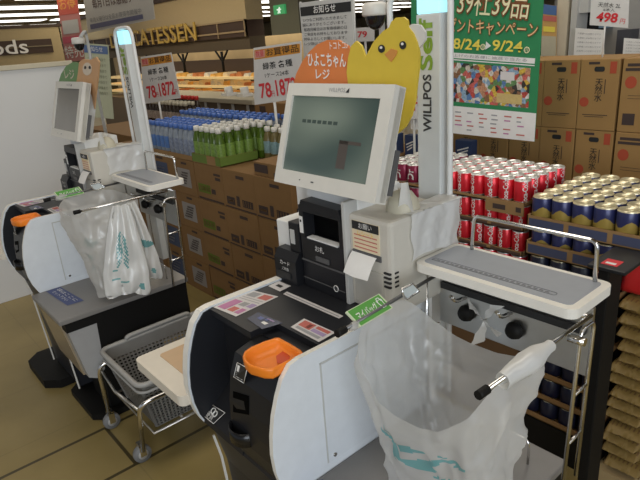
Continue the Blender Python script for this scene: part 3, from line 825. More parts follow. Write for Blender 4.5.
# ------------------------------------------------------------------ plastic bags
bagfilm = film('bag_film', (.86, .86, .84), .42, .4)
bagfilm2 = film('bag_film_dense', (.80, .79, .76), .30, .4)
bagwhite = film('bag_white', (.90, .90, .88), .04, .3)
teal = film('bag_teal_print', (.16, .50, .52), .22, .3)
def inprint(u, v, shapes):
    for cu_, cv, ru, rv, rot in shapes:
        a, b = u-cu_, v-cv
        x = (a*math.cos(rot)+b*math.sin(rot))/ru; y = (-a*math.sin(rot)+b*math.cos(rot))/rv
        if x*x+y*y < 1: return True
    return False
def bag_mesh(xl, xr, yf, yb, zt, zb, sagf, sagb, shapes, seed, taper=.12, NU=160, NV=64, wr=.012, bulge=.0, shift=0):
    bm = new(); xc, yc = (xl+xr)/2, (yf+yb)/2; a, b = (xr-xl)/2, (yb-yf)/2
    se = lambda c: math.copysign(abs(c)**.55, c)
    rows = []
    for j in range(NV+1):
        v = j/NV; row = []
        for i in range(NU):
            t = 2*PI*i/NU; c, s = math.cos(t), math.sin(t)
            sag = (sagf if s < 0 else sagb)*max(0, 1-abs(c)**1.6)
            z0 = zt-sag
            z = lerp(z0, zb, min(1, v/.93))
            k = 1-taper*v+bulge*math.sin(PI*min(1, v*1.05))
            if v > .93: k *= 1-((v-.93)/.07)*.96
            x = xc+a*se(c)*lerp(1, k, min(1, v*3)); y = yc+b*se(s)*lerp(1, k*1.02, min(1, v*3)); x += shift*v
            p = Vector((x, y, z))
            w = wr*min(1, v*5+.25)*(1 if v < .93 else .2)
            n3 = noise.noise_vector(Vector((x*9+seed, y*9, z*5)))*w*1.6+noise.noise_vector(Vector((x*24+seed, y*24, z*9+3)))*w*.7
            fold = (math.sin(t*9+seed+3*noise.noise(Vector((x*4, z*6, seed))))*.6+abs(noise.noise(Vector((x*16+y*9, z*7-x*9, seed))))*1.5-.5)*w*.7*(1-v*.3)
            rg = (1-abs(noise.noise(Vector((x*22+z*8+seed, y*22-z*6, z*13)))))**3+(1-abs(noise.noise(Vector((x*13-z*9, y*13+z*9+seed, z*8)))))**4
            p += n3+Vector((c, s, 0))*(fold+(rg-.7)*w*.55)
            if p.z < zb: p.z = zb+.001*(1+noise.noise(p*20))
            row.append(bm.verts.new(p))
        rows.append(row)
    for j in range(NV):
        for i in range(NU):
            f = bm.faces.new((rows[j][i], rows[j+1][i], rows[j+1][(i+1) % NU], rows[j][(i+1) % NU])); f.smooth = True
            if inprint(i/NU, j/NV, shapes): f.material_index = 1
    return bm
def leafy(cu_, cv, s, n=9, seed=1):
    r = random.Random(seed); o = []
    for k in range(n):
        t = k/n*2.2-.4; o.append((cu_+s*(.9*math.cos(3*t))*.35+r.uniform(-.01, .01), cv+s*(t-.6)*.9, s*.16, s*.30, r.uniform(-.9, .9)))
    return o
pr1 = [(a+.060, b-.13, c, d, e) for a, b, c, d, e in [(.668, .36, .018, .055, -.35), (.645, .44, .012, .04, -.2), (.675, .50, .02, .045, -.5), (.655, .57, .014, .05, .1), (.70, .47, .010, .03, .5), (.735, .45, .034, .018, .25), (.77, .49, .030, .016, .35), (.72, .41, .012, .006, .1)]+[(.70+.016*k, .58+.006*k, .005, .018, .2) for k in range(7)]]
b1 = Vector((-.58, .80, .566))
bg = empty('shopping_bag', b1, 'open translucent white shopping bag with teal print hanging on the front bag arms', 'plastic bag')
obj('bag_body', bag_mesh(-.740, -.422, .650, .885, .965, .572, .135, .085, pr1, 3.1, taper=.34, wr=.013, shift=.012), [bagfilm, teal], bg, b1)
# handles: a crumpled white wrap on the near arm, a thin strap on the far arm
def wrap(a, b, r0, r1, seed, nu=14, nv=14):
    a, b = Vector(a), Vector(b); d = (b-a).normalized(); u = Vector((0, 0, 1)); w = d.cross(u)
    bm = new(); rings = []
    for j in range(nv+1):
        t = j/nv; r = lerp(r0, r1, t)*(1-.25*math.cos(2*PI*t))
        ring = []
        for i in range(nu):
            an = 2*PI*i/nu
            k = r*(1+.28*noise.noise(Vector((math.cos(an)*2, math.sin(an)*2, t*5+seed))))
            ring.append(bm.verts.new(lerp(a, b, t)+u*math.sin(an)*k*1.15+w*math.cos(an)*k))
        rings.append(ring)
    for x, y in zip(rings, rings[1:]):
        for i in range(nu): bm.faces.new((x[i], x[(i+1) % nu], y[(i+1) % nu], y[i])).smooth = True
    return bm
obj('handle', wrap((-.417, .70, .965), (-.413, .845, .967), .017, .013, 4), bagwhite, bg, b1)
obj('handle', wrap((-.7235, .656, .966), (-.7245, .680, .966), .006, .007, 8), bagfilm2, bg, b1)
def knot(c, s, seed):
    bm = new(); c = Vector(c)
    for k, (dx, dy, dz) in enumerate(((-.6, -.2, .7), (.5, .1, .8), (0, -.4, -.9), (.9, -.3, -.2))):
        t = c+Vector((dx, dy, dz))*s; o_ = Vector((dz, dx, dy))*s*.35
        n = 5; L_ = [bm.verts.new(lerp(c, t, i/n)+o_*(i/n)+noise.noise_vector(Vector((i, k, seed)))*s*.12) for i in range(n+1)]
        R_ = [bm.verts.new(lerp(c, t, i/n)-o_*(i/n)+noise.noise_vector(Vector((i, k+5, seed)))*s*.12+Vector((0, .004, 0))) for i in range(n+1)]
        for i in range(n): bm.faces.new((L_[i], L_[i+1], R_[i+1], R_[i])).smooth = True
    return bm
obj('knot', knot((-.640, .985, .880), .055, 2), bagwhite, bg, b1)

# rear checkout: an open translucent bag and a bundle of flat white bags
b2 = Vector((-2.25, .75, .566))
pr2 = [(.52, .50, .02, .05, .2), (.56, .64, .03, .035, .4), (.62, .74, .03, .03, .4), (.69, .80, .03, .02, 0), (.70, .88, .03, .015, 0)]
bg2 = empty('shopping_bag', b2, 'large translucent shopping bag hanging on the rear checkout bag arms', 'plastic bag')
obj('bag_body', bag_mesh(-2.40, -2.092, .600, .86, .965, .585, .035, .02, pr2, 7.7, taper=.42, shift=.03), [bagfilm2, teal], bg2, b2)
obj('handle', wrap((-2.3935, .615, .966), (-2.398, .66, .966), .008, .009, 18), bagfilm2, bg2, b2)

def bundle(px_outline, x, thick, seed):
    """flat hanging stack of bags: outline in the plane x = const, gently billowed"""
    q = [P(a, b, 'x', x) for a, b in px_outline]
    return q
def leafbag(name, top, bot, wtop, wbot, tilt, shapes, seed, m, par, bs, nrm, NU=44, NV=50, puff=.03):
    """one hanging flat bag: from top centre to bottom centre, widths, bulging towards nrm"""
    top, bot = Vector(top), Vector(bot); nrm = Vector(nrm).normalized()
    d = (bot-top); side = d.cross(nrm).normalized()
    if side.y < 0: side = -side
    bm = new()
    for sgn in (1, -1):
        rows = []
        for j in range(NV+1):
            v = j/NV; w = lerp(wtop, wbot, min(1, v*1.35)**.8); row = []
            if v > .93: w *= 1-.12*((v-.93)/.07)**2
            for i in range(NU+1):
                u = i/NU*2-1
                p = lerp(top, bot, v)+side*(u*w/2)
                e = max(0, 1-abs(u)**2.4)*math.sin(PI*min(1, v*.97+.03))**.5
                p += nrm*sgn*puff*e*(.6 if sgn < 0 else 1)
                p += nrm*(.012*noise.noise(Vector((u*3+seed, v*4, sgn)))+.010*math.sin(u*7+seed)*(1-v))*max(0, 1-abs(u)**4)
                p.z += .012*(u*u)*(v > .9)*(-1)+.010*noise.noise(Vector((u*2, seed, 0)))*v
                row.append(bm.verts.new(p))
            rows.append(row)
        for j in range(NV):
            for i in range(NU):
                f = bm.faces.new((rows[j][i], rows[j+1][i], rows[j+1][i+1], rows[j][i+1])); f.smooth = True
                if sgn > 0 and inprint(i/NU, j/NV, shapes): f.material_index = 1
    bmesh.ops.remove_doubles(bm, verts=bm.verts, dist=.0004)
    return obj(name, bm, [m, teal], par, bs)
b3 = Vector((-2.07, .86, .60))
bn = empty('bag_bundle', b3, 'bundle of flat white bags with teal plant print on rear checkout', 'plastic bag')
def plant(c, s, seed):
    r = random.Random(seed); o = []
    for k in range(16):
        v = c[1]-.17+.34*k/15; o.append((c[0]+(.07 if k % 2 else -.06)*s*(1-.3*abs(k-8)/8), v, .05*s, .010*s, .6 if k % 2 else -.6))
    o.append((c[0], c[1], .008*s, .2, 0))
    return o
pl = plant((.42, .48), 1.5, 2)+[(.26, .80, .10, .02, .0), (.45, .84, .09, .018, 0), (.80, .90, .06, .03, 0), (.25, .70, .05, .015, 0)]
leafbag('outer_bag', (-2.052, .745, .965), (-2.030, .70, .622), .06, .17, 0, pl, 1, bagwhite, bn, b3, (1, -.35, .1), puff=.016)
leafbag('inner_bag', (-2.062, .78, .965), (-2.055, .80, .640), .05, .12, 0, [(.5, .5, .5, .05, .1), (.7, .88, .08, .03, 0)], 5, bagwhite, bn, b3, (1, -.2, .1), puff=.016)

# bag packs draped over the printers
def drape(dx, dy, label):
    b = Vector((-.79+dx, .97+dy, .90)); t = empty('bag_pack', b, label, 'plastic bag')
    bm = new(); NU, NV = 34, 40; rows = []
    for j in range(NV+1):
        v = j/NV; row = []
        for i in range(NU+1):
            u = i/NU
            y = .925+.18*u
            # runs over the top of the box, then down its right side
            L = .06+.112
            s = v*L
            if s < .06: x, z = -.846+s, 1.1145
            else: x, z = -.7965, 1.1145-(s-.06)
            k = noise.noise(Vector((u*4, v*4, dx)))*.010+noise.noise(Vector((u*11, v*9, dx)))*.004
            x += abs(k)*.5+.001+.004*math.sin(u*8+v*2)**2*min(1, v*2); z += abs(k)*.6 if s < .06 else 0
            if s > .06: z += 0.008*math.sin(u*5)*v
            y += .012*noise.noise(Vector((v*4, u, dx+2)))
            row.append(bm.verts.new((x+dx, y+dy, z)))
        rows.append(row)
    for j in range(NV):
        for i in range(NU): bm.faces.new((rows[j][i], rows[j+1][i], rows[j+1][i+1], rows[j][i+1])).smooth = True
    obj('bag_sheet', bm, bagwhite, t, b)
    # two upright handles
    for (x, y, h, w, lx) in ((-.862, .985, .062, .020, -.004), (-.815, .935, .082, .026, .010)):
        bm = new(); rr = []
        for j in range(9):
            v = j/8; ww = w*(1-v*.62); row = []
            for i in range(5):
                u = i/4*2-1
                row.append(bm.verts.new((x+dx+u*ww*.7+lx*v, y+dy+u*ww*.35+.006*math.cos(u*2)-.012*v, 1.105+h*v)))
            rr.append(row)
        for a, c in zip(rr, rr[1:]):
            for i in range(4): bm.faces.new((a[i], a[i+1], c[i+1], c[i])).smooth = True
        obj('handle', bm, bagwhite, t, b)
    bm = new(); lathe(bm, [(.040, 0), (.040, .006), (.034, .026), (.022, .042), (.010, .048), (0, .048)], (-.843+dx, .955+dy, 1.112), 18)
    obj('dome_cap', bm, mat('cap_beige', (.56, .52, .40), .5), t, b, 'beige rounded cap')
drape(0, 0, 'pack of white plastic bags draped over the front receipt printer')
drape(DOFF.x, DOFF.y, 'pack of white plastic bags draped over the rear receipt printer')

# ------------------------------------------------------------------ basket and cart
bgrey = mat('basket_grey', (.34, .33, .31), .55)
def lerp4(q, u, v): return bil(q, u, v)
def basket(x0, x1, y0, y1, z0, z1, name, label):
    b = Vector(((x0+x1)/2, (y0+y1)/2, z0)); t = empty(name, b, label, 'shopping basket')
    ti_ = .045
    X0, X1, Y0, Y1 = x0+ti_, x1-ti_, y0+ti_, y1-ti_
    bot = [Vector((X0, Y0, z0)), Vector((X1, Y0, z0)), Vector((X1, Y1, z0)), Vector((X0, Y1, z0))]
    topc = [Vector((x0, y0, z1)), Vector((x1, y0, z1)), Vector((x1, y1, z1)), Vector((x0, y1, z1))]
    bm = new()
    for k in range(4):
        q = [bot[k], bot[(k+1) % 4], topc[(k+1) % 4], topc[k]]
        nx = 20 if k % 2 == 0 else 28; nz = 13
        # lattice wall with square holes, solid band at the top
        for i in range(nx+1):
            u = i/nx; w = .0036 if 0 < i < nx else .006
            a, c = lerp4(q, u, 0), lerp4(q, u, .80); s_ = (q[1]-q[0]).normalized()*w
            quad(bm, a-s_, a+s_, c+s_, c-s_)
        for j in range(nz+1):
            v = .80*j/nz; h = (q[3]-q[0])*(.015)
            a, c = lerp4(q, 0, v), lerp4(q, 1, v)
            quad(bm, a-h, c-h, c+h, a+h)
        quad(bm, lerp4(q, 0, .80), lerp4(q, 1, .80), lerp4(q, 1, 1), lerp4(q, 0, 1))
    quad(bm, *bot)
    bmesh.ops.solidify(bm, geom=bm.faces[:], thickness=.003)
    obj('lattice_body', bm, bgrey, t, b, fixn=False)
    bm = new()
    rp_ = [(x, y, z1) for x, y in rrect(x0-.008, x1+.008, y0-.008, y1+.008, .035, 4)]
    tube(bm, rp_, .010, 8, closed=True); tube(bm, [(x, y, z-.03) for x, y, z in rp_], .006, 6, closed=True)
    obj('rim', bm, mat('basket_rim', (.36, .35, .33), .5), t, b)
    for x in (x0-.004, x1+.004):
        s_ = 1
        bm = new(); tube(bm, rounded([(x, y0+.10, z1+.008), (x, y0+.11, z1+.018), (x, y1-.11, z1+.018), (x, y1-.10, z1+.008)], .02, 4), .009, 8)
        obj('handle', bm, MATS['basket_rim'], t, b)
bx0, bx1, by0, by1 = -2.085, -1.735, .575, 1.06
basket(bx0, bx1, by0, by1, .185, .405, 'shopping_basket', 'grey plastic lattice shopping basket sitting on the chrome cart')
cb_ = Vector((-1.94, .80, 0))
ca = empty('basket_cart', cb_, 'low chrome basket cart on small wheels between the two checkouts', 'cart')
legs = [((-2.10, .552, .345), (-2.158, .565, .075)), ((-1.722, .552, .325), (-1.838, .570, .075))]
bm = new()
tube(bm, rounded([(-2.158, .565, .07), (-2.110, .550, .33), (-2.10, .60, .345), (-2.10, 1.12, .345)], .05, 5), .009, 8)
tube(bm, rounded([(-1.838, .570, .07), (-1.722, .552, .345), (-1.712, .66, .350), (-1.712, 1.12, .350)], .05, 5), .009, 8)
tube(bm, [(-2.10, 1.12, .345), (-1.712, 1.12, .35)], .009, 8)
obj('frame', bm, chrome, ca, cb_)
bm = new(); tube(bm, [(-2.10, .56, .31), (-1.95, .548, .295), (-1.735, .556, .31)], .006, 6); tube(bm, [(-2.13, .60, .175), (-1.765, .60, .175), (-1.765, 1.10, .175), (-2.13, 1.10, .175)], .006, 6, closed=True)
for y in (.72, .86, .98): tube(bm, [(-2.13, y, .175), (-1.765, y, .175)], .005, 6)
obj('basket_support', bm, steel, ca, cb_)
bm = new(); tube(bm, [(-2.13, 1.08, .06), (-2.10, 1.10, .345)], .009, 8); tube(bm, [(-1.80, 1.08, .06), (-1.712, 1.10, .35)], .009, 8); obj('rear_leg', bm, chrome, ca, cb_)
tyre = mat('tyre_grey', (.20, .20, .20), .6); hub = mat('hub_grey', (.42, .41, .39), .5)
for x, y in ((-2.166, .57), (-1.872, .575), (-2.15, 1.08), (-1.82, 1.08)):
    bm = new(); lathe(bm, [(0, -.012), (.034, -.012), (.0355, -.006), (.0355, .006), (.034, .012), (0, .012)], seg=18)
    bm.transform(Matrix.Translation((x, y, .036)) @ Matrix.Rotation(PI/2, 4, 'Y')); w = obj('wheel', bm, tyre, ca, cb_)
    bm = new(); lathe(bm, [(0, -.0135), (.02, -.0135), (.02, .0135), (0, .0135)], seg=14)
    bm.transform(Matrix.Translation((x, y, .036)) @ Matrix.Rotation(PI/2, 4, 'Y')); obj('hub', bm, hub, w, cb_)
    bm = new(); box(bm, x-.017, x-.013, y-.012, y+.012, .03, .08); box(bm, x+.013, x+.017, y-.012, y+.012, .03, .08); box(bm, x-.017, x+.017, y-.012, y+.012, .076, .084)
    obj('fork', bm, chrome, w, cb_)

# ------------------------------------------------------------------ cases of drinks, left island
def case_mesh(w, d, h, kind):
    """closed cardboard case, front at y = 0, right corner at x = w; the print is part of the mesh"""
    bm = new(); box(bm, .0015, w-.0015, 0, d, 0, h-.002, 0, .003)
    e = -.0012
    def pr(u0, u1, v0, v1, mi, side=False):
        if side: quad(bm, (w-.0015-e, d*u0, h*v0), (w-.0015-e, d*u1, h*v0), (w-.0015-e, d*u1, h*v1), (w-.0015-e, d*u0, h*v1), mi)
        else: quad(bm, (w*u0, e, h*v0), (w*u1, e, h*v0), (w*u1, e, h*v1), (w*u0, e, h*v1), mi)
    if kind == 'green':
        pr(.08, .52, .20, .44, 2); pr(.56, .70, .23, .36, 1); pr(.70, .93, .74, .80, 1); pr(.74, .92, .62, .70, 1); pr(.05, .95, .02, .07, 1)
        for k in range(4): pr(.12+.1*k, .18+.1*k, .25, .39, 0)
    elif kind == 'dark':
        pr(.08, .34, .10, .30, 1); pr(.40, .50, .10, .36, 1); pr(.58, .90, .12, .30, 1); pr(.45, .70, .80, .88, 1); pr(.02, .98, .015, .05, 1)
        for k in range(4): pr(.60+.07*k, .63+.07*k, .14, .28, 0)
        pr(.12, .30, .17, .23, 0)
    elif kind == 'logo':
        pr(.26, .82, .22, .74, 3)
        for k in range(5): pr(.32+.04*k, .62+.03*k, .30+.075*k, .345+.075*k, 1)
        pr(.50, .72, .86, .92, 1)
    elif kind == 'navy':
        pr(.20, .86, .16, .78, 4)
        for k in range(4): pr(.3+.03*k, .6+.04*k, .28+.10*k, .33+.10*k, 3)
        pr(.4, .7, .86, .93, 1)
    pr(.1, .5, .2, .4, 1, True); pr(.6, .9, .2, .5, 1, True)
    me = bpy.data.meshes.new('cardboard_case'); bmesh.ops.recalc_face_normals(bm, faces=bm.faces[:0]); bm.to_mesh(me); bm.free()
    for m in (cardd if False else card, inkbrown, boxgreen, boxgrey, boxblue): me.materials.append(m)
    return me
CW, CH, IY = .307, .219, 1.55
XC = -2.67                          # right side of the green tea column
cols = [(-2, 'navy', 'blue square print'), (-1, 'logo', 'pale square emblem print'), (0, 'green', 'green print patch'), (1, 'dark', 'dark block print'), (2, 'dark', 'dark block print')]
place = {-2: 'farthest left column', -1: 'second column from left', 0: 'green tea column', 1: 'column right of green tea', 2: 'last column by the monitor'}
ordn = ['bottom', 'second from bottom', 'second from top', 'top']
CM = {k: case_mesh(CW, .24, CH, k) for k in ('green', 'dark', 'logo', 'navy')}
def add_case(me, loc, label, group, name='cardboard_case'):
    o = bpy.data.objects.new(name, me); COL.objects.link(o); o.location = loc
    return tag(o, label, 'box', group)
for i, k, w_ in cols:
    for j in range(4):
        add_case(CM[k], (XC-CW+i*CW, IY+random.uniform(-.003, .003), j*CH), 'drink case with %s, %s in the %s' % (w_, ordn[j], place[i]), 'drink cases of the left island')
for i in (-3, -4):
    for j in range(4): add_case(CM['logo' if i == -3 else 'navy'], (XC-CW+i*CW, IY+.002*j, j*CH), 'cardboard drink case behind the rear checkout, %s one of its stack' % ordn[j] if i == -3 else 'cardboard drink case at far left end of island, %s' % ordn[j], 'drink cases of the left island')
# rear half of the island: covered platform which carries the back bottles
bm = new(); box(bm, XC-5.2*CW-1.2, XC+2*CW+.03, IY+.245, IY+1.0, 0, .874, 0, .004)
pf = obj('display_platform', bm, card, None, (XC-1.5*CW, IY+.6, 0)); tag(pf, 'low cardboard display platform under the bottles at the back', 'platform')

# open trays
def tray(name, x0, x1, y0, y1, z, h, ms, label, printer=None, group=None):
    b = Vector(((x0+x1)/2, (y0+y1)/2, z)); bm = new(); t = .004
    box(bm, x0, x1, y0, y1, z, z+t); box(bm, x0, x1, y0, y0+t, z, z+h); box(bm, x0, x1, y1-t, y1, z, z+h); box(bm, x0, x0+t, y0, y1, z, z+h); box(bm, x1-t, x1, y0, y1, z, z+h)
    if printer: printer(bm, x0, x1, y0, y1, z, h)
    o = obj(name, bm, ms, None, b, fixn=False); return tag(o, label, 'tray', group)
def greenpr(bm, x0, x1, y0, y1, z, h):
    quad(bm, (x0, y0-.001, z+.004), (x1, y0-.001, z+.004), (x1, y0-.001, z+h), (x0, y0-.001, z+h), 1)
    quad(bm, (x1+.001, y0, z+.004), (x1+.001, y1, z+.004), (x1+.001, y1, z+h), (x1+.001, y0, z+h), 1)
    quad(bm, (lerp(x0, x1, .55), y0-.002, z+.004), (lerp(x0, x1, .85), y0-.002, z+.004), (lerp(x0, x1, .85), y0-.002, z+h), (lerp(x0, x1, .55), y0-.002, z+h), 0)
tray('drink_tray', XC-CW, XC, IY, IY+.25, .876, .052, [cardl, mat('tray_green', (.13, .20, .03), .7)], 'green printed cardboard tray under the green tea bottles', greenpr)
tray('drink_tray', XC-2*CW, XC-CW-.004, IY, IY+.25, .876, .03, [cardl], 'plain cardboard tray of clear water bottles left of green tea')
tray('drink_tray', XC-3*CW, XC-2*CW-.004, IY, IY+.25, .876, .03, [cardl], 'plain cardboard tray of blue labelled water bottles at left')
# open box at right carrying white capped bottles
bm = new(); x0, x1 = XC+CW, XC+2*CW
box(bm, x0+.002, x1, IY+.01, IY+.25, .876, .945, 0, .003)
for u0, u1, v0, v1, mi in ((.03, .40, .25, .85, 1), (.55, .95, .1, .4, 1)):
    quad(bm, (lerp(x0, x1, u0), IY+.008, lerp(.876, .945, v0)), (lerp(x0, x1, u1), IY+.008, lerp(.876, .945, v0)), (lerp(x0, x1, u1), IY+.008, lerp(.876, .945, v1)), (lerp(x0, x1, u0), IY+.008, lerp(.876, .945, v1)), mi)
tag(obj('cardboard_case', bm, [card, inkbrown], None, ((x0+x1)/2, IY+.13, .876), fixn=False), 'short cut down drink case on the rightmost column of left island', 'box')

def bottle_mesh(r, h, mats):
    bm = new()
    prof = [(0, 0), (r*.9, 0), (r, .008), (r, h*.22), (r*1.0, h*.58), (r*.97, h*.62), (r*.62, h*.80), (r*.40, h*.87), (r*.38, h*.90)]
    lathe(bm, prof, seg=12, mis=[0, 0, 0, 1, 0, 0, 0, 0])
    me = bpy.data.meshes.new('bottle'); bm.to_mesh(me); bm.free()
    for m in mats: me.materials.append(m)
    bm = new(); lathe(bm, [(r*.52, h*.86), (r*.60, h*.865), (r*.60, h*.985), (r*.52, h), (0, h)], seg=10)
    mc = bpy.data.meshes.new('cap'); bm.to_mesh(mc); bm.free()
    return me, mc
capw = mat('cap_white', (.80, .78, .72), .4); capb = mat('cap_blue', (.09, .19, .55), .35); caprd = mat('cap_red', (.55, .03, .02), .4); capbe = mat('cap_beige', (.56, .52, .40), .5)
teag = mat('tea_green', (.07, .13, .012), .2, var=.35); teal_ = mat('tea_label', (.17, .28, .05), .4, var=.7, scale=110)
watr = mat('water_clear', (.26, .30, .36), .12, var=.3); watl = mat('water_label', (.22, .26, .36), .4, var=.7, scale=90)
watb = mat('water_label_blue', (.08, .18, .45), .4, var=.5, scale=60)
dkb = mat('cola_dark', (.03, .018, .012), .2); dkl = mat('cola_label', (.35, .28, .22), .5, var=.7, scale=70); redl = mat('red_label', (.40, .04, .02), .5, var=.4, scale=60)
tean = mat('tea_brown', (.16, .13, .05), .2); cyl = mat('pale_cyan_label', (.20, .32, .34), .4, var=.4, scale=70)
def grid_bottles(me, mc, capm, x0, nx, dx, y0, ny, dy, z, name, label, group, caplab=None):
    mc = mc.copy(); mc.materials.clear(); mc.materials.append(capm)
    for j in range(ny):
        for i in range(nx):
            o = bpy.data.objects.new(name, me); COL.objects.link(o)
            o.location = (x0+i*dx+random.uniform(-.002, .002), y0+j*dy+random.uniform(-.002, .002), z); o.rotation_euler.z = random.uniform(0, 6)
            tag(o, label(i, j) if callable(label) else label, 'bottle', group)
            c = bpy.data.objects.new('cap', mc); COL.objects.link(c); c.parent = o
gb, gc = bottle_mesh(.0285, .20, [teag, teal_])
rows_ = ['front row', 'second row', 'third row', 'back row']
grid_bottles(gb, gc, capw, XC-CW+.033, 5, .0602, IY+.034, 4, .0605, .881, 'tea_bottle', lambda i, j: 'green tea bottle with white cap in the %s of the green tray' % rows_[j], 'green tea bottles')
grid_bottles(gb, gc, capw, XC-CW+.04, 5, .062, IY+.30, 2, .066, .876, 'tea_bottle', 'green tea bottle with white cap standing behind the green tray', 'green tea bottles behind the tray')
wb, wc = bottle_mesh(.029, .198, [watr, watl]); wb2, _ = bottle_mesh(.029, .198, [watr, watb])
grid_bottles(wb, wc, capb, XC-2*CW+.034, 5, .0602, IY+.034, 4, .0605, .881, 'water_bottle', lambda i, j: 'clear water bottle with blue cap, %s beside the green tea tray' % rows_[j], 'clear water bottles')
grid_bottles(wb2, wc, capb, XC-3*CW+.034, 5, .0602, IY+.034, 4, .0605, .881, 'water_bottle', lambda i, j: 'blue labelled water bottle with blue cap, %s of the left tray' % rows_[j], 'blue labelled water bottles')
grid_bottles(wb, wc, capb, XC-4.0*CW, 17, .066, IY+.45, 3, .070, .876, 'water_bottle', lambda i, j: 'water bottle with blue cap standing at the back of the island, %s' % rows_[j], 'water bottles at the back')
kb, kc = bottle_mesh(.029, .185, [tean, cyl])
grid_bottles(kb, kc, capw, XC+.07, 6, .066, IY+.285, 3, .066, .876, 'tea_bottle', lambda i, j: 'brown tea bottle with pale blue label and white cap, %s' % rows_[j], 'brown tea bottles')
cb2, cc2 = bottle_mesh(.030, .20, [dkb, dkl])
grid_bottles(cb2, cc2, capbe, -5.20, 13, .068, IY+.74, 2, .07, .876, 'cola_bottle', lambda i, j: 'dark cola bottle with pale cap, %s at far left back' % rows_[j], 'dark cola bottles')
cb3, cc3 = bottle_mesh(.030, .235, [dkb, redl])
grid_bottles(cb3, cc3, caprd, -5.20, 12, .068, IY+.89, 1, .07, .876, 'cola_bottle', 'dark cola bottle with red cap behind the pale capped ones', 'red capped cola bottles')
# plain carton standing behind the bottles
q0, q1 = P(256, 120, 'y', 2.62), P(276, 103, 'y', 2.62)
bm = new(); box(bm, q0.x, q1.x+.25, 2.62, 2.86, .0, q1.z, 0, .003); quad(bm, (q0.x+.07, 2.618, q1.z-.09), (q0.x+.15, 2.618, q1.z-.09), (q0.x+.15, 2.618, q1.z-.03), (q0.x+.07, 2.618, q1.z-.03), 1)
tag(obj('cardboard_case', bm, [card, inkbrown], None, (q0.x+.1, 2.74, 0), fixn=False), 'tall brown carton standing behind the brown tea bottles', 'box')

# ------------------------------------------------------------------ cans
def can_mesh(r, h, bodym, lidm, bandm=None, zb=.5):
    bm = new()
    prof = [(0, .003), (r*.8, 0), (r, .008), (r, h*zb), (r, h*.955), (r*.93, h*.985), (r*.92, h), (r*.86, h), (r*.83, h*.975), (0, h*.975)]
    lathe(bm, prof, seg=16, mis=[1, 1, 2 if bandm else 0, 0, 1, 1, 1, 1, 1])
    if bandm:
        for v in bm.verts:
            if abs(v.co.z-h*zb) < 1e-5: v.co.z += .011*math.sin(3.0*math.atan2(v.co.y, v.co.x))
    # ring pull
    tube(bm, [(r*.25*math.cos(t)+r*.15, r*.2*math.sin(t), h*.975) for t in [2*PI*k/8 for k in range(8)]], .0015, 4, 1, closed=True)
    me = bpy.data.meshes.new('drink_can'); bm.to_mesh(me); bm.free()
    for m in [bodym, lidm]+([bandm] if bandm else []): me.materials.append(m)
    return me
def wraptext(s, size, r, h, vertical=True, z0=.5, squash=1.0, off=.02):
    me = text_mesh(s, 'CENTER', 0, off).copy()
    for v in me.vertices:
        a, b = v.co.x*size, v.co.y*size
        # line runs upward along the can; width wraps round the side facing -y
        x, z = (-b*squash, a) if vertical else (a, b)
        t = x/r
        v.co = Vector((math.sin(t)*(r+.0008), -math.cos(t)*(r+.0008), h*z0+z))
    me.materials.append(wht); return me
CR, CHh = .0285, .080
cm_red = can_mesh(CR, CHh, redc, silver); cm_mar = can_mesh(CR, CHh, maroon, silver); cm_beer = can_mesh(.0325, .106, navy, goldlid, goldp, .60); cm_low = can_mesh(.0325, .080, navy, goldlid, goldp, .5); cm_navy = can_mesh(.0325, .080, mat('can_navy_dark', (.012, .014, .035), .4), goldlid)
cola_t = wraptext('Coca-Cola', .019, CR, CHh, True, .47, 1.3)
marn_t = wraptext('Dr', .04, CR, CHh, True, .5, 1)
beer_t = wraptext('麦', .032, .0325, .115, False, .55, 1)
def can(me, loc, label, group, rot=0, lett=None, name='cola_can'):
    o = bpy.data.objects.new(name, me); COL.objects.link(o); o.location = loc; o.rotation_euler.z = rot
    tag(o, label, 'can', group)
    if lett:
        c = bpy.data.objects.new('lettering', lett); COL.objects.link(c); c.parent = o
    return o
KY, KX, KT = 1.70, -.957, .915          # front of the can island, right end, base of the top cans
DP = .0580
nth = ['rightmost', 'second from right', 'third from right', 'fourth from right', 'fifth from right', 'sixth from right', 'seventh', 'eighth']
rown = ['front row', 'second row', 'third row', 'fourth row', 'back row']
for j in range(5):
    for i in range(7):
        vis = j == 0 or i == 0
        can(cm_red, (KX-.031-i*DP+random.uniform(-.001, .001), KY+.033+j*DP, KT+.004), 'red and white cola can, %s in the %s of the top layer' % (nth[i], rown[j]), 'red cola cans in the top layer',
            random.uniform(-.5, .9) if j == 0 else 1.1+random.uniform(-.3, .5), cola_t if vis else None)
    for i in range(4):
        can(cm_mar, (KX-.031-(7.2+i)*DP, KY+.033+j*DP, KT+.004), 'dark maroon soda can in the %s left of the red cans, %s' % (rown[j], nth[i]), 'maroon soda cans in the top layer', random.uniform(-.3, .6), marn_t if j == 0 else None, 'soda_can')
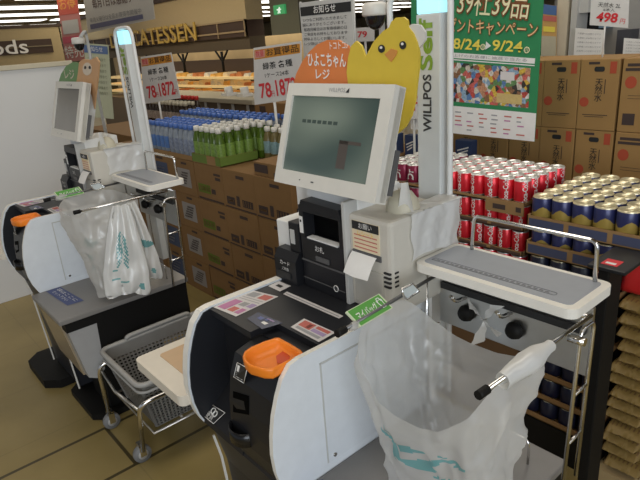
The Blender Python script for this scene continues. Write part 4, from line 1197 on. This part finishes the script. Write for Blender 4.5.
# layers below: printed band trays with cans showing in their open fronts
def band(bm, x0, x1, y0, y1, z, h):
    n = max(1, round((x1-x0)/.14))
    for k in range(n):
        a, b = lerp(x0, x1, (k+.06)/n), lerp(x0, x1, (k+.94)/n)
        quad(bm, (a, y0-.001, z+h*.18), (b, y0-.001, z+h*.18), (b, y0-.001, z+h*.82), (a, y0-.001, z+h*.82), 1)
def layer(x0, x1, y0, y1, z, hb, hc, printm, lab, nopr=False):
    """solid pack of a lower layer: a full-depth filler carton behind an open front"""
    return tray('drink_tray', x0, x1, y0, y1, z, hb, [cardl, printm], lab, None if nopr else band)
for L_ in range(3):
    z = KT-.092*(L_+1)
    for s_, (xa, xb) in enumerate(((KX-7*DP, KX), (KX-11.3*DP, KX-7*DP-.004))):
        lt_ = layer(xa, xb, KY, KY+.31, z, .016, .1, mat('print_dark', (.09, .05, .035), .7), 'cardboard can tray, %s layer of the %s can stack' % (['second', 'third', 'fourth'][L_], ['red', 'maroon'][s_]))
        n = 7 if s_ == 0 else 4
        for i in range(n):
            can(cm_red if s_ == 0 or L_ == 1 else cm_mar, (xb-.031-i*DP, KY+.036, z+.005), '%s can, %s in front of the %s layer from top' % ('red cola' if s_ == 0 else 'maroon soda', nth[i], ['second', 'third', 'fourth'][L_]), 'cans in lower layers', random.uniform(-.5, .9), (cola_t if s_ == 0 else marn_t) if L_ < 2 else None, 'cola_can' if s_ == 0 else 'soda_can')
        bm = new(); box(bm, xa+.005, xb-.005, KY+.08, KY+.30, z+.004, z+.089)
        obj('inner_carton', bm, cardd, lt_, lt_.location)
rt_ = tray('drink_tray', KX-7*DP, KX, KY, KY+.31, KT-.002, .012, [cardl, inkbrown], 'low cardboard tray under the top red cola cans')
tray('drink_tray', KX-11.3*DP, KX-7*DP-.004, KY, KY+.31, KT-.002, .012, [cardl, inkbrown], 'low cardboard tray under the top maroon cans')
zb_ = KT-.092*3
bm = new(); box(bm, KX-11.3*DP, KX, KY+.003, KY+.31, 0, zb_-.001, 0, .003)
tag(obj('display_platform', bm, cardd, None, (KX-.36, KY+.18, 0)), 'brown cardboard base under the stack of red and maroon cans', 'platform')
bm = new(); zf = KT-.036; box(bm, KX-.15, KX-.001, KY-.005, KY-.001, zf, KT+.008)
for u0, u1 in ((.03, .08), (.12, .14)): quad(bm, (KX-.15+u0, KY-.0055, zf+.012), (KX-.15+u1, KY-.0055, zf+.012), (KX-.15+u1, KY-.0055, zf+.030), (KX-.15+u0, KY-.0055, zf+.030), 1)
obj('front_flap', bm, [cardl, inkbrown], rt_, rt_.location, fixn=False)
# beer cans
EY, EX, ET = 1.655, -.922, .858
BP = .0665
for j in range(6):
    for i in range(8):
        can(cm_beer, (EX+.034+i*BP, EY+.036+j*BP, ET+.004), 'navy beer can with gold lid, %s row, number %s from left' % (['front', 'second', 'third', 'fourth', 'fifth', 'back'][j], ['one', 'two', 'three', 'four', 'five', 'six', 'seven', 'eight'][i]), 'beer cans in the top trays', random.uniform(.1, .9), None, 'beer_can')
NUM = ['one', 'two', 'three', 'four', 'five', 'six', 'seven', 'eight']
bluepr = mat('beer_tray_print', (.06, .07, .13), .6)
tray('drink_tray', EX, EX+8.05*BP, EY, EY+.41, ET, .046, [cardl, bluepr], 'cardboard beer tray with dark blue print under gold lidded cans', band)
E2 = EX+4.6*BP
for L_ in range(8):
    z = ET-.090*(L_+1)
    lt_ = tray('drink_tray', EX, E2, EY, EY+.41, z, .046 if L_ == 0 else .022, [cardl if L_ == 0 else card, bluepr], 'cardboard beer tray, layer %s below the top beer tray' % NUM[L_], band if L_ == 0 else None)
    for i in range(4):
        can(cm_low if L_ == 0 else cm_navy, (EX+.036+i*BP*1.05, EY+.040, z+.005), 'navy beer can in a lower tray, layer %s below top, %s from left' % (NUM[L_], ['first', 'second', 'third', 'fourth'][i]), 'beer cans in lower trays', random.uniform(.1, .9), None, 'beer_can')
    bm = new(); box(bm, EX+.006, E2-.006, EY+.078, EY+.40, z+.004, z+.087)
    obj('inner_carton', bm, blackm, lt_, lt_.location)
bm = new(); box(bm, EX, E2, EY+.003, EY+.41, 0, ET-.090*8-.001)
tag(obj('display_platform', bm, blackm, None, (EX+.15, EY+.2, 0)), 'dark low base board under the stack of beer trays', 'platform')

# narrow black stand and the golden packs to its right
sb = Vector((-.575, 1.50, 0)); stn = empty('display_stand', sb, 'narrow tall black display stand right of the beer trays', 'display stand')
bm = new(); box(bm, -.602, -.572, 1.47, 1.56, 0, .862, 0, .004); obj('body', bm, blackm, stn, sb)
bm = new(); box(bm, -.625, -.525, 1.45, 1.625, .862, .872, 0, .003); tp = obj('top_plate', bm, black, stn, sb)
bm = new(); prism(bm, [(-.60, 1.475), (-.558, 1.475), (-.558, 1.52), (-.60, 1.52)], 'z', .872, .8727); st = obj('red_sticker', bm, red, tp, sb)
bm = new(); prism(bm, [(-.592, 1.483), (-.566, 1.483), (-.566, 1.495), (-.592, 1.495)], 'z', .8727, .8732); obj('white_mark', bm, wht, st, sb)
packm = mat('pack_gold', (.24, .155, .045), .5, 0, .30, 22, bump=.5); packb = mat('pack_brown', (.16, .085, .03), .6, var=.4, scale=40)
def pack_mesh():
    bm = new(); NU, NV = 20, 26
    # pillow pack lying flat, tilted in its pile
    pts = {}
    for s_ in (1, -1):
        for i in range(NU+1):
            for j in range(NV+1):
                u, v = i/NU*2-1, j/NV*2-1
                t = (max(0, 1-u**10)*max(0, 1-v**16))**.35
                p = Vector((v*.055, u*.21, s_*.0205*t+.003*noise.noise(Vector((u*4, v*3, s_)))))
                pts[(s_, i, j)] = bm.verts.new(p)
        for i in range(NU):
            for j in range(NV):
                f = bm.faces.new((pts[(s_, i, j)], pts[(s_, i+1, j)], pts[(s_, i+1, j+1)], pts[(s_, i, j+1)])); f.smooth = True
                f.material_index = 1 if (i+j*2) % 6 == 1 else 0
    bmesh.ops.remove_doubles(bm, verts=bm.verts, dist=.0003); bmesh.ops.recalc_face_normals(bm, faces=bm.faces)
    me = bpy.data.meshes.new('snack_pack'); bm.to_mesh(me); bm.free(); me.materials.append(packm); me.materials.append(packb); return me
pm = pack_mesh()
bm = new(); box(bm, -.614, -.50, 1.63, 2.10, 0, .08)
tag(obj('pallet', bm, mat('pallet_beige', (.35, .25, .12), .7), None, (-.56, 1.85, 0)), 'low beige base under the pile of golden packs', 'pallet')
npk = 14
for k in range(npk):
    o = bpy.data.objects.new('snack_pack', pm); COL.objects.link(o)
    o.location = (-.552+random.uniform(-.006, .006), 1.85+random.uniform(-.006, .006), .108+k*.0435); o.rotation_euler = (random.uniform(-.02, .02), random.uniform(-.05, .05), random.uniform(-.07, .07))
    tag(o, 'golden snack pack lying flat in the pile right of the black stand', 'snack pack', 'golden packs in the pile')
# red and blue pack standing on top of the pile
rb = Vector((-.500, 1.53, .69))

# ------------------------------------------------------------------ water cartons at the back
WY = 2.45
wa, wb_, wc_ = P(545, 60, 'y', WY), P(582, 62, 'y', WY), P(540, 125, 'y', WY)
WW = .1615; WH = wa.z-P(541.5, 126.5, 'y', WY).z
wx0 = wa.x; wz1 = wa.z+.0
def water_mesh(w, d, h, kind):
    bm = new(); box(bm, .001, w-.001, 0, d, 0, h-.0015, 0, .003); e = -.0012
    def pr(u0, u1, v0, v1, mi): quad(bm, (w*u0, e, h*v0), (w*u1, e, h*v0), (w*u1, e, h*v1), (w*u0, e, h*v1), mi)
    def dsc(u, v, r, mi):
        bm.faces.new([bm.verts.new((w*u+r*math.cos(t), e, h*v+r*math.sin(t))) for t in [2*PI*k/16 for k in range(16)]]).material_index = mi
    if kind == 'front':
        bm.faces.new([bm.verts.new((w*.50+x, e, h*.86+z)) for x, z in rrect(-.021, .021, -.010, .010, .008)]).material_index = 3
        dsc(.17, .40, .020, 2); pr(.76, .92, .80, .96, 2); pr(.22, .50, .925, .96, 1)
        pr(.15, .80, .215, .225, 1); pr(.2, .7, .19, .198, 1); pr(.66, .68, .52, .72, 1)
    else:
        pr(.08, .9, .83, .87, 1); pr(.12, .85, .89, .93, 1); dsc(.24, .68, .024, 2); pr(.12, .42, .10, .26, 1); pr(.2, .8, .5, .506, 1); pr(.2, .8, .46, .466, 1)
    me = bpy.data.meshes.new('water_carton'); bm.to_mesh(me); bm.free()
    for m in (mat('carton_tan', (.34, .195, .065), .75, 0, .08, 12), inkbrown, redstamp, ink): me.materials.append(m)
    return me
wmf, wms = water_mesh(WW, .30, WH, 'front'), water_mesh(WW*1.05, .30, WH, 'side')
wt = text_mesh('天\n然\n水', 'CENTER', 0, 0, .9).copy()
for v in wt.vertices: v.co = Vector((WW*.52+v.co.x*WH*.115, -.0022, WH*.565+v.co.y*WH*.12))
wt.materials.append(ink)
names = {-6: 'seventh', -5: 'sixth', -4: 'fifth', -3: 'fourth', -2: 'third', -1: 'hidden second', 0: 'left whole', 1: 'right whole', 2: 'striped', 3: 'last'}
for r in range(4):
    for c in range(-4, 4):
        side = c >= 2
        z = wz1-WH*(r+1)
        if r == 3: z = 0; 
        if r > 2: continue
        if r == 2:
            pass
        x = wx0+c*(WW+.001)
        if r == 0 and c < -3: continue
        o = bpy.data.objects.new('water_carton', wms if side else wmf); COL.objects.link(o); o.location = (x+(.006*(c-1) if side else 0)+random.uniform(-.002, .002), WY+random.uniform(-.004, .004), z)
        if side: o.scale.x = .93
        tag(o, 'brown water carton with red stamp, %s carton in the %s tier' % (names[c], ['upper', 'middle', 'lower'][r]), 'box', 'brown water cartons against the back')
        if not side:
            t_ = bpy.data.objects.new('lettering', wt); COL.objects.link(t_); t_.parent = o
zl = wz1-WH*3
bm = new(); box(bm, wx0-4*(WW+.001), wx0+4*(WW+.001)+.02, WY, WY+.3, 0, zl-.001)
tag(obj('display_platform', bm, cardd, None, (wx0, WY+.15, 0)), 'brown cardboard base under the water cartons at the back', 'platform')
# dark blue cases at left behind the maroon cans
bvx = P(458, 150, 'y', WY-.12)
for k, (pa_, pb_) in enumerate(((455, 471), (391, 398), (405, 415))):
    a_, b_ = P(pa_, 158, 'y', WY-.14), P(pb_, 158, 'y', WY-.14); zt_ = P(458, 140, 'y', WY-.14).z
    bm = new(); box(bm, a_.x, b_.x, WY-.14, WY-.09, 0, zt_, 0, .003); w_ = b_.x-a_.x
    for i in range(3): quad(bm, (a_.x+w_*(.15+.06*i), WY-.1415, zt_-.055-.015*i), (a_.x+w_*(.85-.04*i), WY-.1415, zt_-.035-.015*i), (a_.x+w_*(.85-.04*i), WY-.1415, zt_-.028-.015*i), (a_.x+w_*(.15+.06*i), WY-.1415, zt_-.048-.015*i), 1)
    tag(obj('drink_case', bm, [mat('case_blue', (.03, .055, .14), .5), MATS['paper_white']], None, ((a_.x+b_.x)/2, WY-.08, 0), fixn=False), ['dark blue case with pale slanted logo right of the white pole', 'dark blue case seen left of the pole, nearest the monitor', 'dark blue case just left of the white pole'][k], 'box')

# ------------------------------------------------------------------ cards, notices and the campaign poster
def flat(name, pxs, y, m, label, cat='sign', t=.003, par=None, bs=None):
    q = [P(a, b, 'y', y) for a, b in pxs]
    bm = new(); prism(bm, [(p.x, p.z) for p in q], 'y', y, y+t)
    if par is not None: return obj(name, bm, m, par, bs), q
    b = sum(q, Vector())/4; b.y = y
    o = obj(name, bm, m, None, b); tag(o, label, cat); return o, q
def onq(q, u, v, y): p = bil(q, u, v); p.y = y; return p
def patch(par, q, u0, u1, v0, v1, y, m, name='printed_patch'):
    bm = new(); quad(bm, *[onq(q, u, v, y) for u, v in ((u0, v0), (u1, v0), (u1, v1), (u0, v1))]); return obj(name, bm, m, par, par.location.copy() if par.parent is None else par.parent.location)
def qtext(par, q, s, u, v, wu, hv, y, m, off=0):
    o = onq(q, u, v, y); a, b = onq(q, u-wu/2, v, y), onq(q, u+wu/2, v, y)
    h = (onq(q, u, v+hv/2, y)-onq(q, u, v-hv/2, y)).length
    return text('lettering', s, m, o, b-a, (0, 0, 1), h, par, par.location, width=(b-a).length, off=off)
hdr = mat('header_orange', (.66, .28, .03), .5); cardw = mat('price_card_white', (.70, .68, .66), .55)
def price_card(pxs, y, label, stick=None):
    o, q = flat('price_card', pxs, y, cardw, label)
    patch(o, q, .02, .98, .80, .96, y-.001, hdr); patch(o, q, .04, .26, .82, .94, y-.002, mat('tag_pink', (.72, .35, .30), .5))
    qtext(o, q, '数量', .15, .88, .18, .12, y-.003, red); qtext(o, q, 'お買得品', .62, .88, .66, .14, y-.002, brownb, .01)
    qtext(o, q, '緑茶 各種', .52, .65, .62, .13, y-.002, ink, .01); qtext(o, q, '1ケース24本', .5, .49, .5, .10, y-.002, ink)
    qtext(o, q, '78', .26, .22, .26, .36, y-.002, red, .02); qtext(o, q, '円', .43, .15, .06, .12, y-.002, red); qtext(o, q, '1872', .68, .23, .42, .40, y-.002, red, .02); qtext(o, q, '円', .93, .15, .06, .12, y-.002, red)
    if stick:
        a, b = P(*stick[0], 'y', y+.006), P(*stick[1], 'y', y+.006)
        bm = new(); tube(bm, [(a.x, y+.008, .876), (a.x, y+.008, b.z+.05)], .008, 6); obj('stick', bm, wht, o, o.location)
    return o, q
price_card([(144, 104), (180.5, 98), (171, 52.5), (140.5, 57)], 1.95, 'white price card reading 78 and 1872, left above the water bottles', ((163, 128), (162, 100)))
price_card([(254.5, 105), (302, 98), (301, 41), (253.5, 48)], 1.98, 'white price card reading 78 and 1872 left of the front monitor', ((277.5, 135), (278, 100)))
pc, q = flat('price_card', [(396, 119), (431, 119), (431, 39), (396, 44)], 2.16, cardw, 'white price card half hidden between chick sign and white pole')
qtext(pc, q, '98円', .5, .2, .6, .22, 2.158, red, .02); qtext(pc, q, '特価', .6, .85, .5, .15, 2.158, ink)
for a_, b_ in ((pc, .3),):
    bm = new(); p_ = onq(q, .5, 0, 2.166); tube(bm, [(p_.x, 2.168, .0), (p_.x, 2.168, p_.z+.05)], .006, 6); obj('stick', bm, greyl, pc, pc.location)
pc, q = flat('price_card', [(355, 42), (374, 41), (374, 27), (355, 28)], 2.3, cardw, 'small price card reading 79 in red below the dome camera')
qtext(pc, q, '79', .4, .5, .5, .6, 2.298, red, .02)
bm = new(); p_ = onq(q, .5, 0, 2.306); tube(bm, [(p_.x, 2.308, .874), (p_.x, 2.308, p_.z+.05)], .006, 6); obj('stick', bm, greyl, pc, pc.location)

# notice with the black header
nt2, q = flat('notice_board', [(304, 58), (354, 58), (352, -4), (299, 3)], 2.02, mat('notice_white', (.62, .61, .58), .6), 'white notice with black header band above the front monitor')
patch(nt2, q, .02, .98, .76, .92, 2.018, ink); qtext(nt2, q, 'お知らせ', .5, .84, .42, .14, 2.016, wht, .015)
for k, s_ in enumerate(('いつもご利用いただきまして', '誠にありがとうございます。', '毎週月曜日はお客様感謝の日', 'ご来店をお待ちしております', '何卒よろしくお願いします。', 'レジ袋はご持参ください。')):
    qtext(nt2, q, s_, .48, .68-.085*k, .84, .062, 2.018, ink)
for u in (.0, 1.0):
    bm = new(); a, b = onq(q, u, -.25, 2.03), onq(q, u, 1.02, 2.03); tube(bm, [(a.x, 2.03, a.z), b], .006, 6); obj('side_rail', bm, greyl, nt2, nt2.location)
bm = new(); a = onq(q, .5, 0, 2.034); tube(bm, [(a.x, 2.034, .874), (a.x, 2.034, a.z+.1)], .008, 6); obj('stick', bm, greyl, nt2, nt2.location)

# notice of the rear checkout, blue header on pale green sheet
nt3, q = flat('notice_board', [(92, 117), (113.5, 119), (108, 45), (83, 43)], 1.36, mat('notice_green', (.50, .52, .36), .6), 'pale green notice sheet with blue header behind the rear monitor')
patch(nt3, q, .02, .98, .88, .98, 1.358, mat('header_blue', (.10, .17, .35), .5)); qtext(nt3, q, 'お知らせ', .5, .93, .6, .07, 1.356, wht, .01)
for k in range(7): qtext(nt3, q, 'ご利用案内係まで', .5, .80-.075*k, .74, .045, 1.358, mat('ink_green', (.16, .17, .10), .6))
bm = new(); a = onq(q, .5, 0, 1.366); tube(bm, [(a.x, 1.366, 0), (a.x, 1.366, a.z+.2)], .01, 6); box(bm, a.x-.1, a.x+.1, 1.30, 1.44, 0, .02); obj('stand', bm, steel, nt3, nt3.location)

# hanging boards at top left
hb, q = flat('hanging_board', [(88, 33), (155, 19), (151, -14), (83, -3)], 3.0, mat('hanging_white', (.74, .71, .65), .6), 'wide pale hanging board with blue line of print at top left')
patch(hb, q, .06, .86, .08, .22, 2.997, mat('line_blue', (.16, .16, .28), .5)); qtext(hb, q, '毎週火曜日は全品お買得市開催中', .46, .32, .78, .16, 2.997, mat('line_grey', (.28, .27, .27), .5)); qtext(hb, q, '毎月1日は感謝デー', .5, .75, .7, .3, 2.997, mat('line_brown', (.14, .07, .04), .5), .01)
patch(hb, q, .85, .93, .66, .8, 2.997, red); 
bm = new()
for u in (.1, .9):
    a = onq(q, u, .98, 3.003); tube(bm, [a, (a.x, 3.003, CEIL)], .004, 5)
obj('hanging_wire', bm, greyl, hb, hb.location)
rbn, q = flat('red_banner', [(66, 62), (86, 60), (76, -8), (56, -5)], 3.2, mat('banner_pink', (.55, .20, .18), .6), 'narrow red and white hanging banner at top left')
patch(rbn, q, .0, 1, .70, 1.0, 3.197, mat('banner_red', (.52, .06, .02), .5)); patch(rbn, q, .1, .9, .42, .62, 3.197, greyl); patch(rbn, q, 0, 1, .28, .38, 3.197, mat('banner_crimson', (.55, .04, .08), .5))
qtext(rbn, q, 'お得', .5, .85, .8, .2, 3.195, MATS['header_orange'], .01); qtext(rbn, q, '特売', .5, .13, .9, .2, 3.195, wht, .01)
bm = new(); a = onq(q, .5, .98, 3.204); tube(bm, [a, (a.x, 3.204, CEIL)], .004, 5); obj('hanging_wire', bm, greyl, rbn, rbn.location)

# campaign poster
pgreen = mat('poster_green', (.03, .24, .09), .45); YP2 = 2.18
po, q = flat('campaign_poster', [(411, 129), (534.5, 141.5), (544.5, -14), (411, -20)], YP2, pgreen, 'green campaign poster with product pictures and dates above the red cans', 'poster')
y_ = YP2-.001
patch(po, q, 0, 1, 0, .195, y_, wht)
yl = mat('poster_yellow', (.85, .70, .10), .5); yg = mat('poster_cream', (.85, .80, .50), .5)
qtext(po, q, '39社39品', .66, .872, .52, .19, y_-.004, mat('poster_brown', (.20, .07, .02), .5), .055); qtext(po, q, '39社39品', .66, .872, .51, .19, y_-.005, yg, .0)
qtext(po, q, 'プレゼントキャンペーン', .58, .725, .80, .10, y_-.004, MATS['poster_brown'], .05); qtext(po, q, 'プレゼントキャンペーン', .58, .725, .79, .10, y_-.005, mat('poster_peach', (.88, .58, .28), .5), .0)
patch(po, q, .27, .37, .78, .94, y_-.001, mat('poster_blue', (.03, .20, .42), .5)); qtext(po, q, '企画', .32, .81, .09, .08, y_-.003, wht, .01); qtext(po, q, 'ーカー', .32, .90, .09, .06, y_-.003, wht)
qtext(po, q, '8/24', .48, .612, .21, .095, y_-.004, MATS['poster_yellow'], .02); qtext(po, q, '▶', .645, .612, .04, .06, y_-.004, wht); qtext(po, q, '9/24', .78, .618, .21, .095, y_-.004, MATS['poster_yellow'], .02)
for u in (.605, .915):
    bm = new(); c = onq(q, u, .605, y_-.003); tube(bm, [c+Vector((.011*math.cos(t), 0, .011*math.sin(t))) for t in [2*PI*k/12 for k in range(12)]], .002, 4, closed=True); obj('date_ring', bm, yg, po, po.location)
qtext(po, q, '金', .605, .605, .022, .028, y_-.003, yg); qtext(po, q, '月', .915, .605, .02, .028, y_-.003, yg)
patch(po, q, .02, .97, .52, .555, y_, wht, 'white_strip'); patch(po, q, .02, .97, .505, .512, y_, wht, 'white_strip')
qtext(po, q, '対象商品をお買上げのお客様に抽選で当たる', .5, .538, .84, .022, y_-.002, greyp)

def collage():
    m = bpy.data.materials.new('collage'); m.use_nodes = True; nt = m.node_tree; b = nt.nodes['Principled BSDF']; L = nt.links
    tc = nt.nodes.new('ShaderNodeTexCoord'); v = nt.nodes.new('ShaderNodeTexVoronoi'); v.inputs['Scale'].default_value = 48; L.new(tc.outputs['Object'], v.inputs['Vector'])
    sp = nt.nodes.new('ShaderNodeSeparateColor'); L.new(v.outputs['Color'], sp.inputs[0])
    r = nt.nodes.new('ShaderNodeValToRGB'); r.color_ramp.interpolation = 'CONSTANT'; els = r.color_ramp.elements
    cs = [(.45, .07, .05), (.60, .56, .50), (.10, .20, .40), (.62, .42, .06), (.66, .63, .58), (.12, .24, .09), (.24, .12, .06), (.50, .25, .14), (.04, .035, .03), (.56, .50, .42), (.26, .38, .50), (.55, .12, .10)]
    els[0].position = 0; els[0].color = (*cs[0], 1); els[1].position = 1/12; els[1].color = (*cs[1], 1)
    for i in range(2, 12): e = els.new(i/12); e.color = (*cs[i], 1)
    L.new(sp.outputs[0], r.inputs[0])
    n = nt.nodes.new('ShaderNodeTexNoise'); n.inputs['Scale'].default_value = 130; L.new(tc.outputs['Object'], n.inputs['Vector'])
    x = nt.nodes.new('ShaderNodeMix'); x.data_type = 'RGBA'; x.blend_type = 'OVERLAY'; x.inputs[0].default_value = .8; L.new(r.outputs[0], x.inputs[6]); L.new(n.outputs['Fac'], x.inputs[7])
    L.new(x.outputs[2], b.inputs['Base Color']); b.inputs['Roughness'].default_value = .5
    return m
patch(po, q, .02, .945, .225, .49, y_, collage(), 'picture_field')
rr = random.Random(11)
patch(po, q, .74, .84, .40, .455, y_-.001, stw, 'product_picture'); patch(po, q, .72, .90, .245, .31, y_-.001, mat('collage_tan', (.60, .45, .18), .5, var=.2, scale=60), 'product_picture')
for r_ in range(5):
    for k in range(7):
        u = .30+.095*k+.01*rr.random(); v = .155-.03*r_; w = rr.uniform(.03, .065)
        if rr.random() < .85: patch(po, q, u, u+w, v-.0045, v+.0045, y_-.001, [redp, greyp, redp, pink, greyp][rr.randrange(5)], 'maker_name')
bm = new()
for x_ in (.30,):
    a = onq(q, x_, .5, YP2+.01); tube(bm, [(a.x, YP2+.012, 0), (a.x, YP2+.012, 1.75)], .007, 6)
obj('poster_stand', bm, greyl, po, po.location)

# price card on a stick above the water cartons
pcs, q = flat('price_card', [(589.5, 25), (628, 28), (629.5, -10), (592, -12)], 2.56, cardw, 'white price card reading 498 in red on a stick above the water cartons')
qtext(pcs, q, '498', .46, .23, .56, .34, 2.558, red, .03); qtext(pcs, q, '円', .86, .16, .12, .16, 2.558, red)
qtext(pcs, q, '天然水 2L', .5, .56, .6, .14, 2.558, ink); qtext(pcs, q, '6本入', .5, .44, .3, .09, 2.558, ink)
bm = new(); a = onq(q, .4, .0, 2.564); tube(bm, [(a.x, 2.565, wz1-.002), (a.x, 2.565, a.z+.06)], .004, 6); obj('stick', bm, wht, pcs, pcs.location)

# shelf unit behind the cartons: pale uprights, dark gap, notice sheets
SY = 3.1
def X(px, py, y=SY): return P(px, py, 'y', y).x
ztop_ = 2.0
su = empty('shelf_unit', Vector((X(600, 30), SY+.2, 0)), 'pale framed shelf unit behind the water cartons at top right', 'shelf unit'); sul = su.location.copy()
for a, b, nm, m_ in ((557, 568, 'upright', mat('frame_cream', (.62, .55, .42), .5)), (571, 577, 'upright', greyl)):
    bm = new(); box(bm, X(a, 40), X(b, 40), SY-.02, SY+.3, 0, ztop_); obj(nm, bm, m_, su, sul)
bm = new(); box(bm, X(530, 40), X(660, 20), SY+.25, SY+.3, 0, ztop_); obj('back_panel', bm, mat('unit_back', (.30, .29, .27), .6), su, sul)
bm = new(); box(bm, X(577, 40), X(582, 40), SY+.1, SY+.25, 0, ztop_); obj('dark_gap', bm, blackm, su, sul)
bm = new(); box(bm, X(577, 12), X(588, 12), SY+.0, SY+.25, P(580, 13, 'y', SY).z, ztop_); obj('top_rail', bm, greyl, su, sul)
bm = new(); box(bm, X(582, 30), X(592, 30), SY+.18, SY+.25, P(580, 30, 'y', SY).z, P(580, 16, 'y', SY).z); obj('blue_panel', bm, mat('unit_blue', (.18, .27, .34), .4), su, sul)
bm = new(); box(bm, X(608, 40), X(622, 40), SY+.1, SY+.2, P(610, 60, 'y', SY).z-.3, P(610, 31, 'y', SY).z); obj('dark_panel', bm, mat('unit_dark', (.05, .05, .06), .5), su, sul)
for lab, qd in (('white notice sheet of printed lines behind the 498 price card', [(573, 62), (604, 62), (604, 30), (575.5, 28)]), ('white notice sheet with large print at the top right edge', [(622, 62), (652, 62), (652, 40), (624, 38)])):
    o, qq = flat('notice_sheet', qd, SY-.06, wht, lab)
    for k in range(5): qtext(o, qq, 'お客様へのお知らせです', .5, .85-.13*k, .8, .06, SY-.062, greyp)
    bm = new(); p_ = onq(qq, .5, .5, SY-.05); box(bm, p_.x-.01, p_.x+.01, SY-.057, SY-.0, p_.z-.01, p_.z+.01); obj('hook', bm, greyl, o, o.location)
o, qq = flat('snack_poster', [(541, 58), (556, 58), (557, 6), (543, 4)], SY-.06, mat('poster_orange', (.60, .36, .12), .5), 'small orange and blue poster right of the green campaign poster', 'poster')
patch(o, qq, 0, 1, .82, 1, SY-.062, mat('poster_sky', (.08, .16, .36), .5)); patch(o, qq, 0, 1, .70, .80, SY-.062, redp); patch(o, qq, 0, 1, 0, .42, SY-.062, mat('poster_pale', (.50, .46, .34), .5)); patch(o, qq, .1, .9, .5, .6, SY-.062, yl)
bm = new(); p_ = onq(qq, .5, .5, SY-.05); box(bm, p_.x-.01, p_.x+.01, SY-.057, SY+.25, p_.z-.01, p_.z+.01); obj('hook', bm, greyl, o, o.location)

# ------------------------------------------------------------------ red and blue pack at the right edge
rb = Vector((-.562, 1.70, .702))
t = empty('snack_bag', rb, 'red and blue snack bag at the right edge beside the black stand', 'snack bag')
bm = new(); NU, NV = 14, 16; pts = {}
for s_ in (1, -1):
    for i in range(NU+1):
        for j in range(NV+1):
            u, v = i/NU*2-1, j/NV
            tt = (max(0, 1-u**4)*max(0, 1-(v*2-1)**4))**.5
            pts[(s_, i, j)] = bm.verts.new((-.560+.065*u, 1.70-s_*.024*tt+.02*v, .704+.165*v+.004*noise.noise(Vector((u*3, v*4, s_)))))
    for i in range(NU):
        for j in range(NV):
            f = bm.faces.new((pts[(s_, i, j)], pts[(s_, i+1, j)], pts[(s_, i+1, j+1)], pts[(s_, i, j+1)])); f.smooth = True
            f.material_index = 1 if j > 11 else (2 if ((i-10)/4)**2+((j-8)/4)**2 < 1 else 0)
bmesh.ops.remove_doubles(bm, verts=bm.verts, dist=.0003)
obj('body', bm, [mat('bag_red', (.55, .02, .02), .35), mat('bag_blue', (.06, .10, .30), .35), goldp], t, rb)
# ------------------------------------------------------------------ light
w = bpy.data.worlds.new('world'); sc.world = w; w.use_nodes = True
bgn = w.node_tree.nodes['Background']; bgn.inputs[0].default_value = (.80, .88, 1.0, 1); bgn.inputs[1].default_value = .26
def area(name, loc, tgt, sx, sy, e, col):
    l = bpy.data.lights.new(name, 'AREA'); l.shape = 'RECTANGLE'; l.size = sx; l.size_y = sy; l.energy = e; l.color = col
    o = bpy.data.objects.new(name, l); COL.objects.link(o); o.location = loc
    o.rotation_euler = (Vector(tgt)-Vector(loc)).to_track_quat('-Z', 'Y').to_euler()
area('ceiling_strip', (-1.2, 1.4, 2.7), (-1.2, 1.4, 0), .6, 5.0, 26, (1, .93, .82))
area('ceiling_strip', (-3.6, 1.4, 2.7), (-3.6, 1.4, 0), .6, 5.0, 19, (1, .93, .82))
area('ceiling_strip', (1.4, .6, 2.7), (1.4, .6, 0), .6, 5.0, 16, (1, .94, .85))
area('ceiling_strip', (-8, 3.2, 2.7), (-8, 3.4, 0), 5, .8, 45, (1, .88, .68))
area('deli_fill', (-9.2, 5.75, 2.1), (-9.2, 6.3, .9), 7, .3, 40, (1, .88, .66))  # added fill to brighten the deli back wall, not a fitting of the store
area('window_light', (2.6, -1.6, 1.9), (-1.4, .9, .7), 3.0, 2.0, 72, (.86, .93, 1))
sc.view_settings.view_transform = 'Standard'
sc.view_settings.look = 'None'
sc.view_settings.exposure = .42
